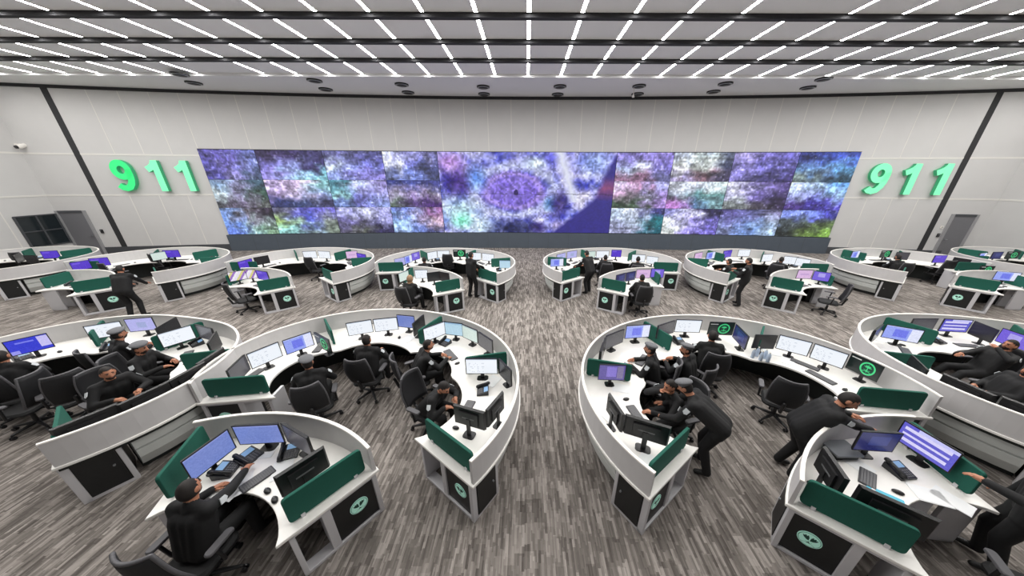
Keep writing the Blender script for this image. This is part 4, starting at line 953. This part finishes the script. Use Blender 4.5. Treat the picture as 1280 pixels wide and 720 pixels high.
seated(by_head(836, 480, 1.2, 195, .3), 195, 'bent', 'bareheaded man resting his chin on a hand, right console near the aisle', 'black office chair of the man resting his chin, right console near the aisle', lean=24, hands={-1: (-.1, .6, .79), 1: (.06, .38, 1.03)}, nod=-10)
fp = at(876, 592, 0)
person('standing man in grey beret bending over the right console end', fp+np.array([.02, .12]), 142, 'lean', head='beret', nod=-30, hands={-1: (-.2, .62, .79), 1: (.12, .66, .79)}, voxel=.011, lean=58)
put_chair(at(975, 497, .5), 55, 'empty black office chair before the two white screens, right console')
seated(by_head(1258, 432, 1.15, 172, -.15), 172, 'recline', 'man leaning back with legs stretched before the purple list screen, rightmost console', 'black office chair of the man leaning back, rightmost console', hands={1: (.1, .34, .85), -1: (-.08, .05, 1.1)})
seated(by_head(1281, 466, 1.12, 160, -.15), 160, 'recline', 'reclining man with white arm patch, nearest the front screen of the rightmost console', 'black office chair of the reclining man nearest the front, rightmost console')
# back row
person('man in black standing beside the far left small desk, back turned', at(176, 396, 0), 110, 'lean', nod=-20, lean=24)
put_chair(at(147, 338, .7), 75, 'black office chair with tall back beside the purple screens, far left')
put_chair(at(205, 326, .7), 80, 'black office chair before the purple screen inside the second back console')
put_chair(at(36, 324, .7), 100, 'black office chair at the left end of the far left back console')
put_chair(at(305, 372, .5), 60, 'black office chair pulled to the patterned screens, back left')
put_chair(at(395, 330, .7), 80, 'black office chair before two white screens, third back console')
seated(by_head(513, 345, 1.27, 75, .2), 75, 'type', 'person in a tan head scarf seated at the small desk left of the aisle', 'black office chair of the person in a head scarf', head='scarf', beard=False)
person('person standing at the right end of the console left of the aisle', at(591, 372, 0), 55, 'stand', hands={1: (.15, .4, 1.0), -1: (-.15, .4, 1.0)})
seated(by_head(530, 322, 1.27, 100, .2), 100, 'type', 'person seated before the violet screen, back console left of the aisle', 'black office chair before the violet screen, back console left of the aisle')
put_chair(at(562, 326, .7), 90, 'black office chair below the emblem screen, back console left of the aisle')
person('man standing stooped inside the left end of the console right of the aisle', at(733, 366, 0), 120, 'lean', lean=26, nod=-25)
seated(by_head(757, 320, 1.25, 85, .2), 85, 'type', 'person seated before the purple screen, back console right of the aisle', 'black office chair before the purple screen, back console right of the aisle')
seated(by_head(798, 322, 1.25, 70, .2), 70, 'type', 'dark haired person seated before two white screens, back console right of the aisle', 'black office chair before two white screens, back console right of the aisle')
seated(by_head(803, 344, 1.27, 85, .2), 85, 'type', 'man with broad dark back seated at the small desk right of the aisle', 'black office chair at the small desk right of the aisle')
person('man in black standing inside the third back console from the right', at(922, 382, 0), 130, 'stand', hands={1: (.1, .35, 1.25), -1: (-.12, .34, 1.2)}, nod=-15)
seated(by_head(911, 325, 1.25, 120, .2), 120, 'type', 'person partly hidden behind the standing man, third back console from the right', 'black office chair behind the standing man, third back console from the right')
seated(by_head(978, 322, 1.27, 40, .2), 40, 'type', 'man in side view before two white screens, third back console from the right', 'black office chair of the man in side view, third back console from the right')
put_chair(at(1036, 378, .4), 140, 'empty black office chair with grey back beside the pink and purple screens')
seated(by_head(1122, 321, 1.2, 80, .2), 80, 'type', 'person seated before the emblem screen, second back console from the right', 'black office chair before the emblem screen, second back console from the right')
put_chair(at(1172, 337, .6), 80, 'black office chair before the purple screen, second back console from the right')
put_chair(at(1270, 362, .6), 95, 'black office chair at the small desk by the right edge')
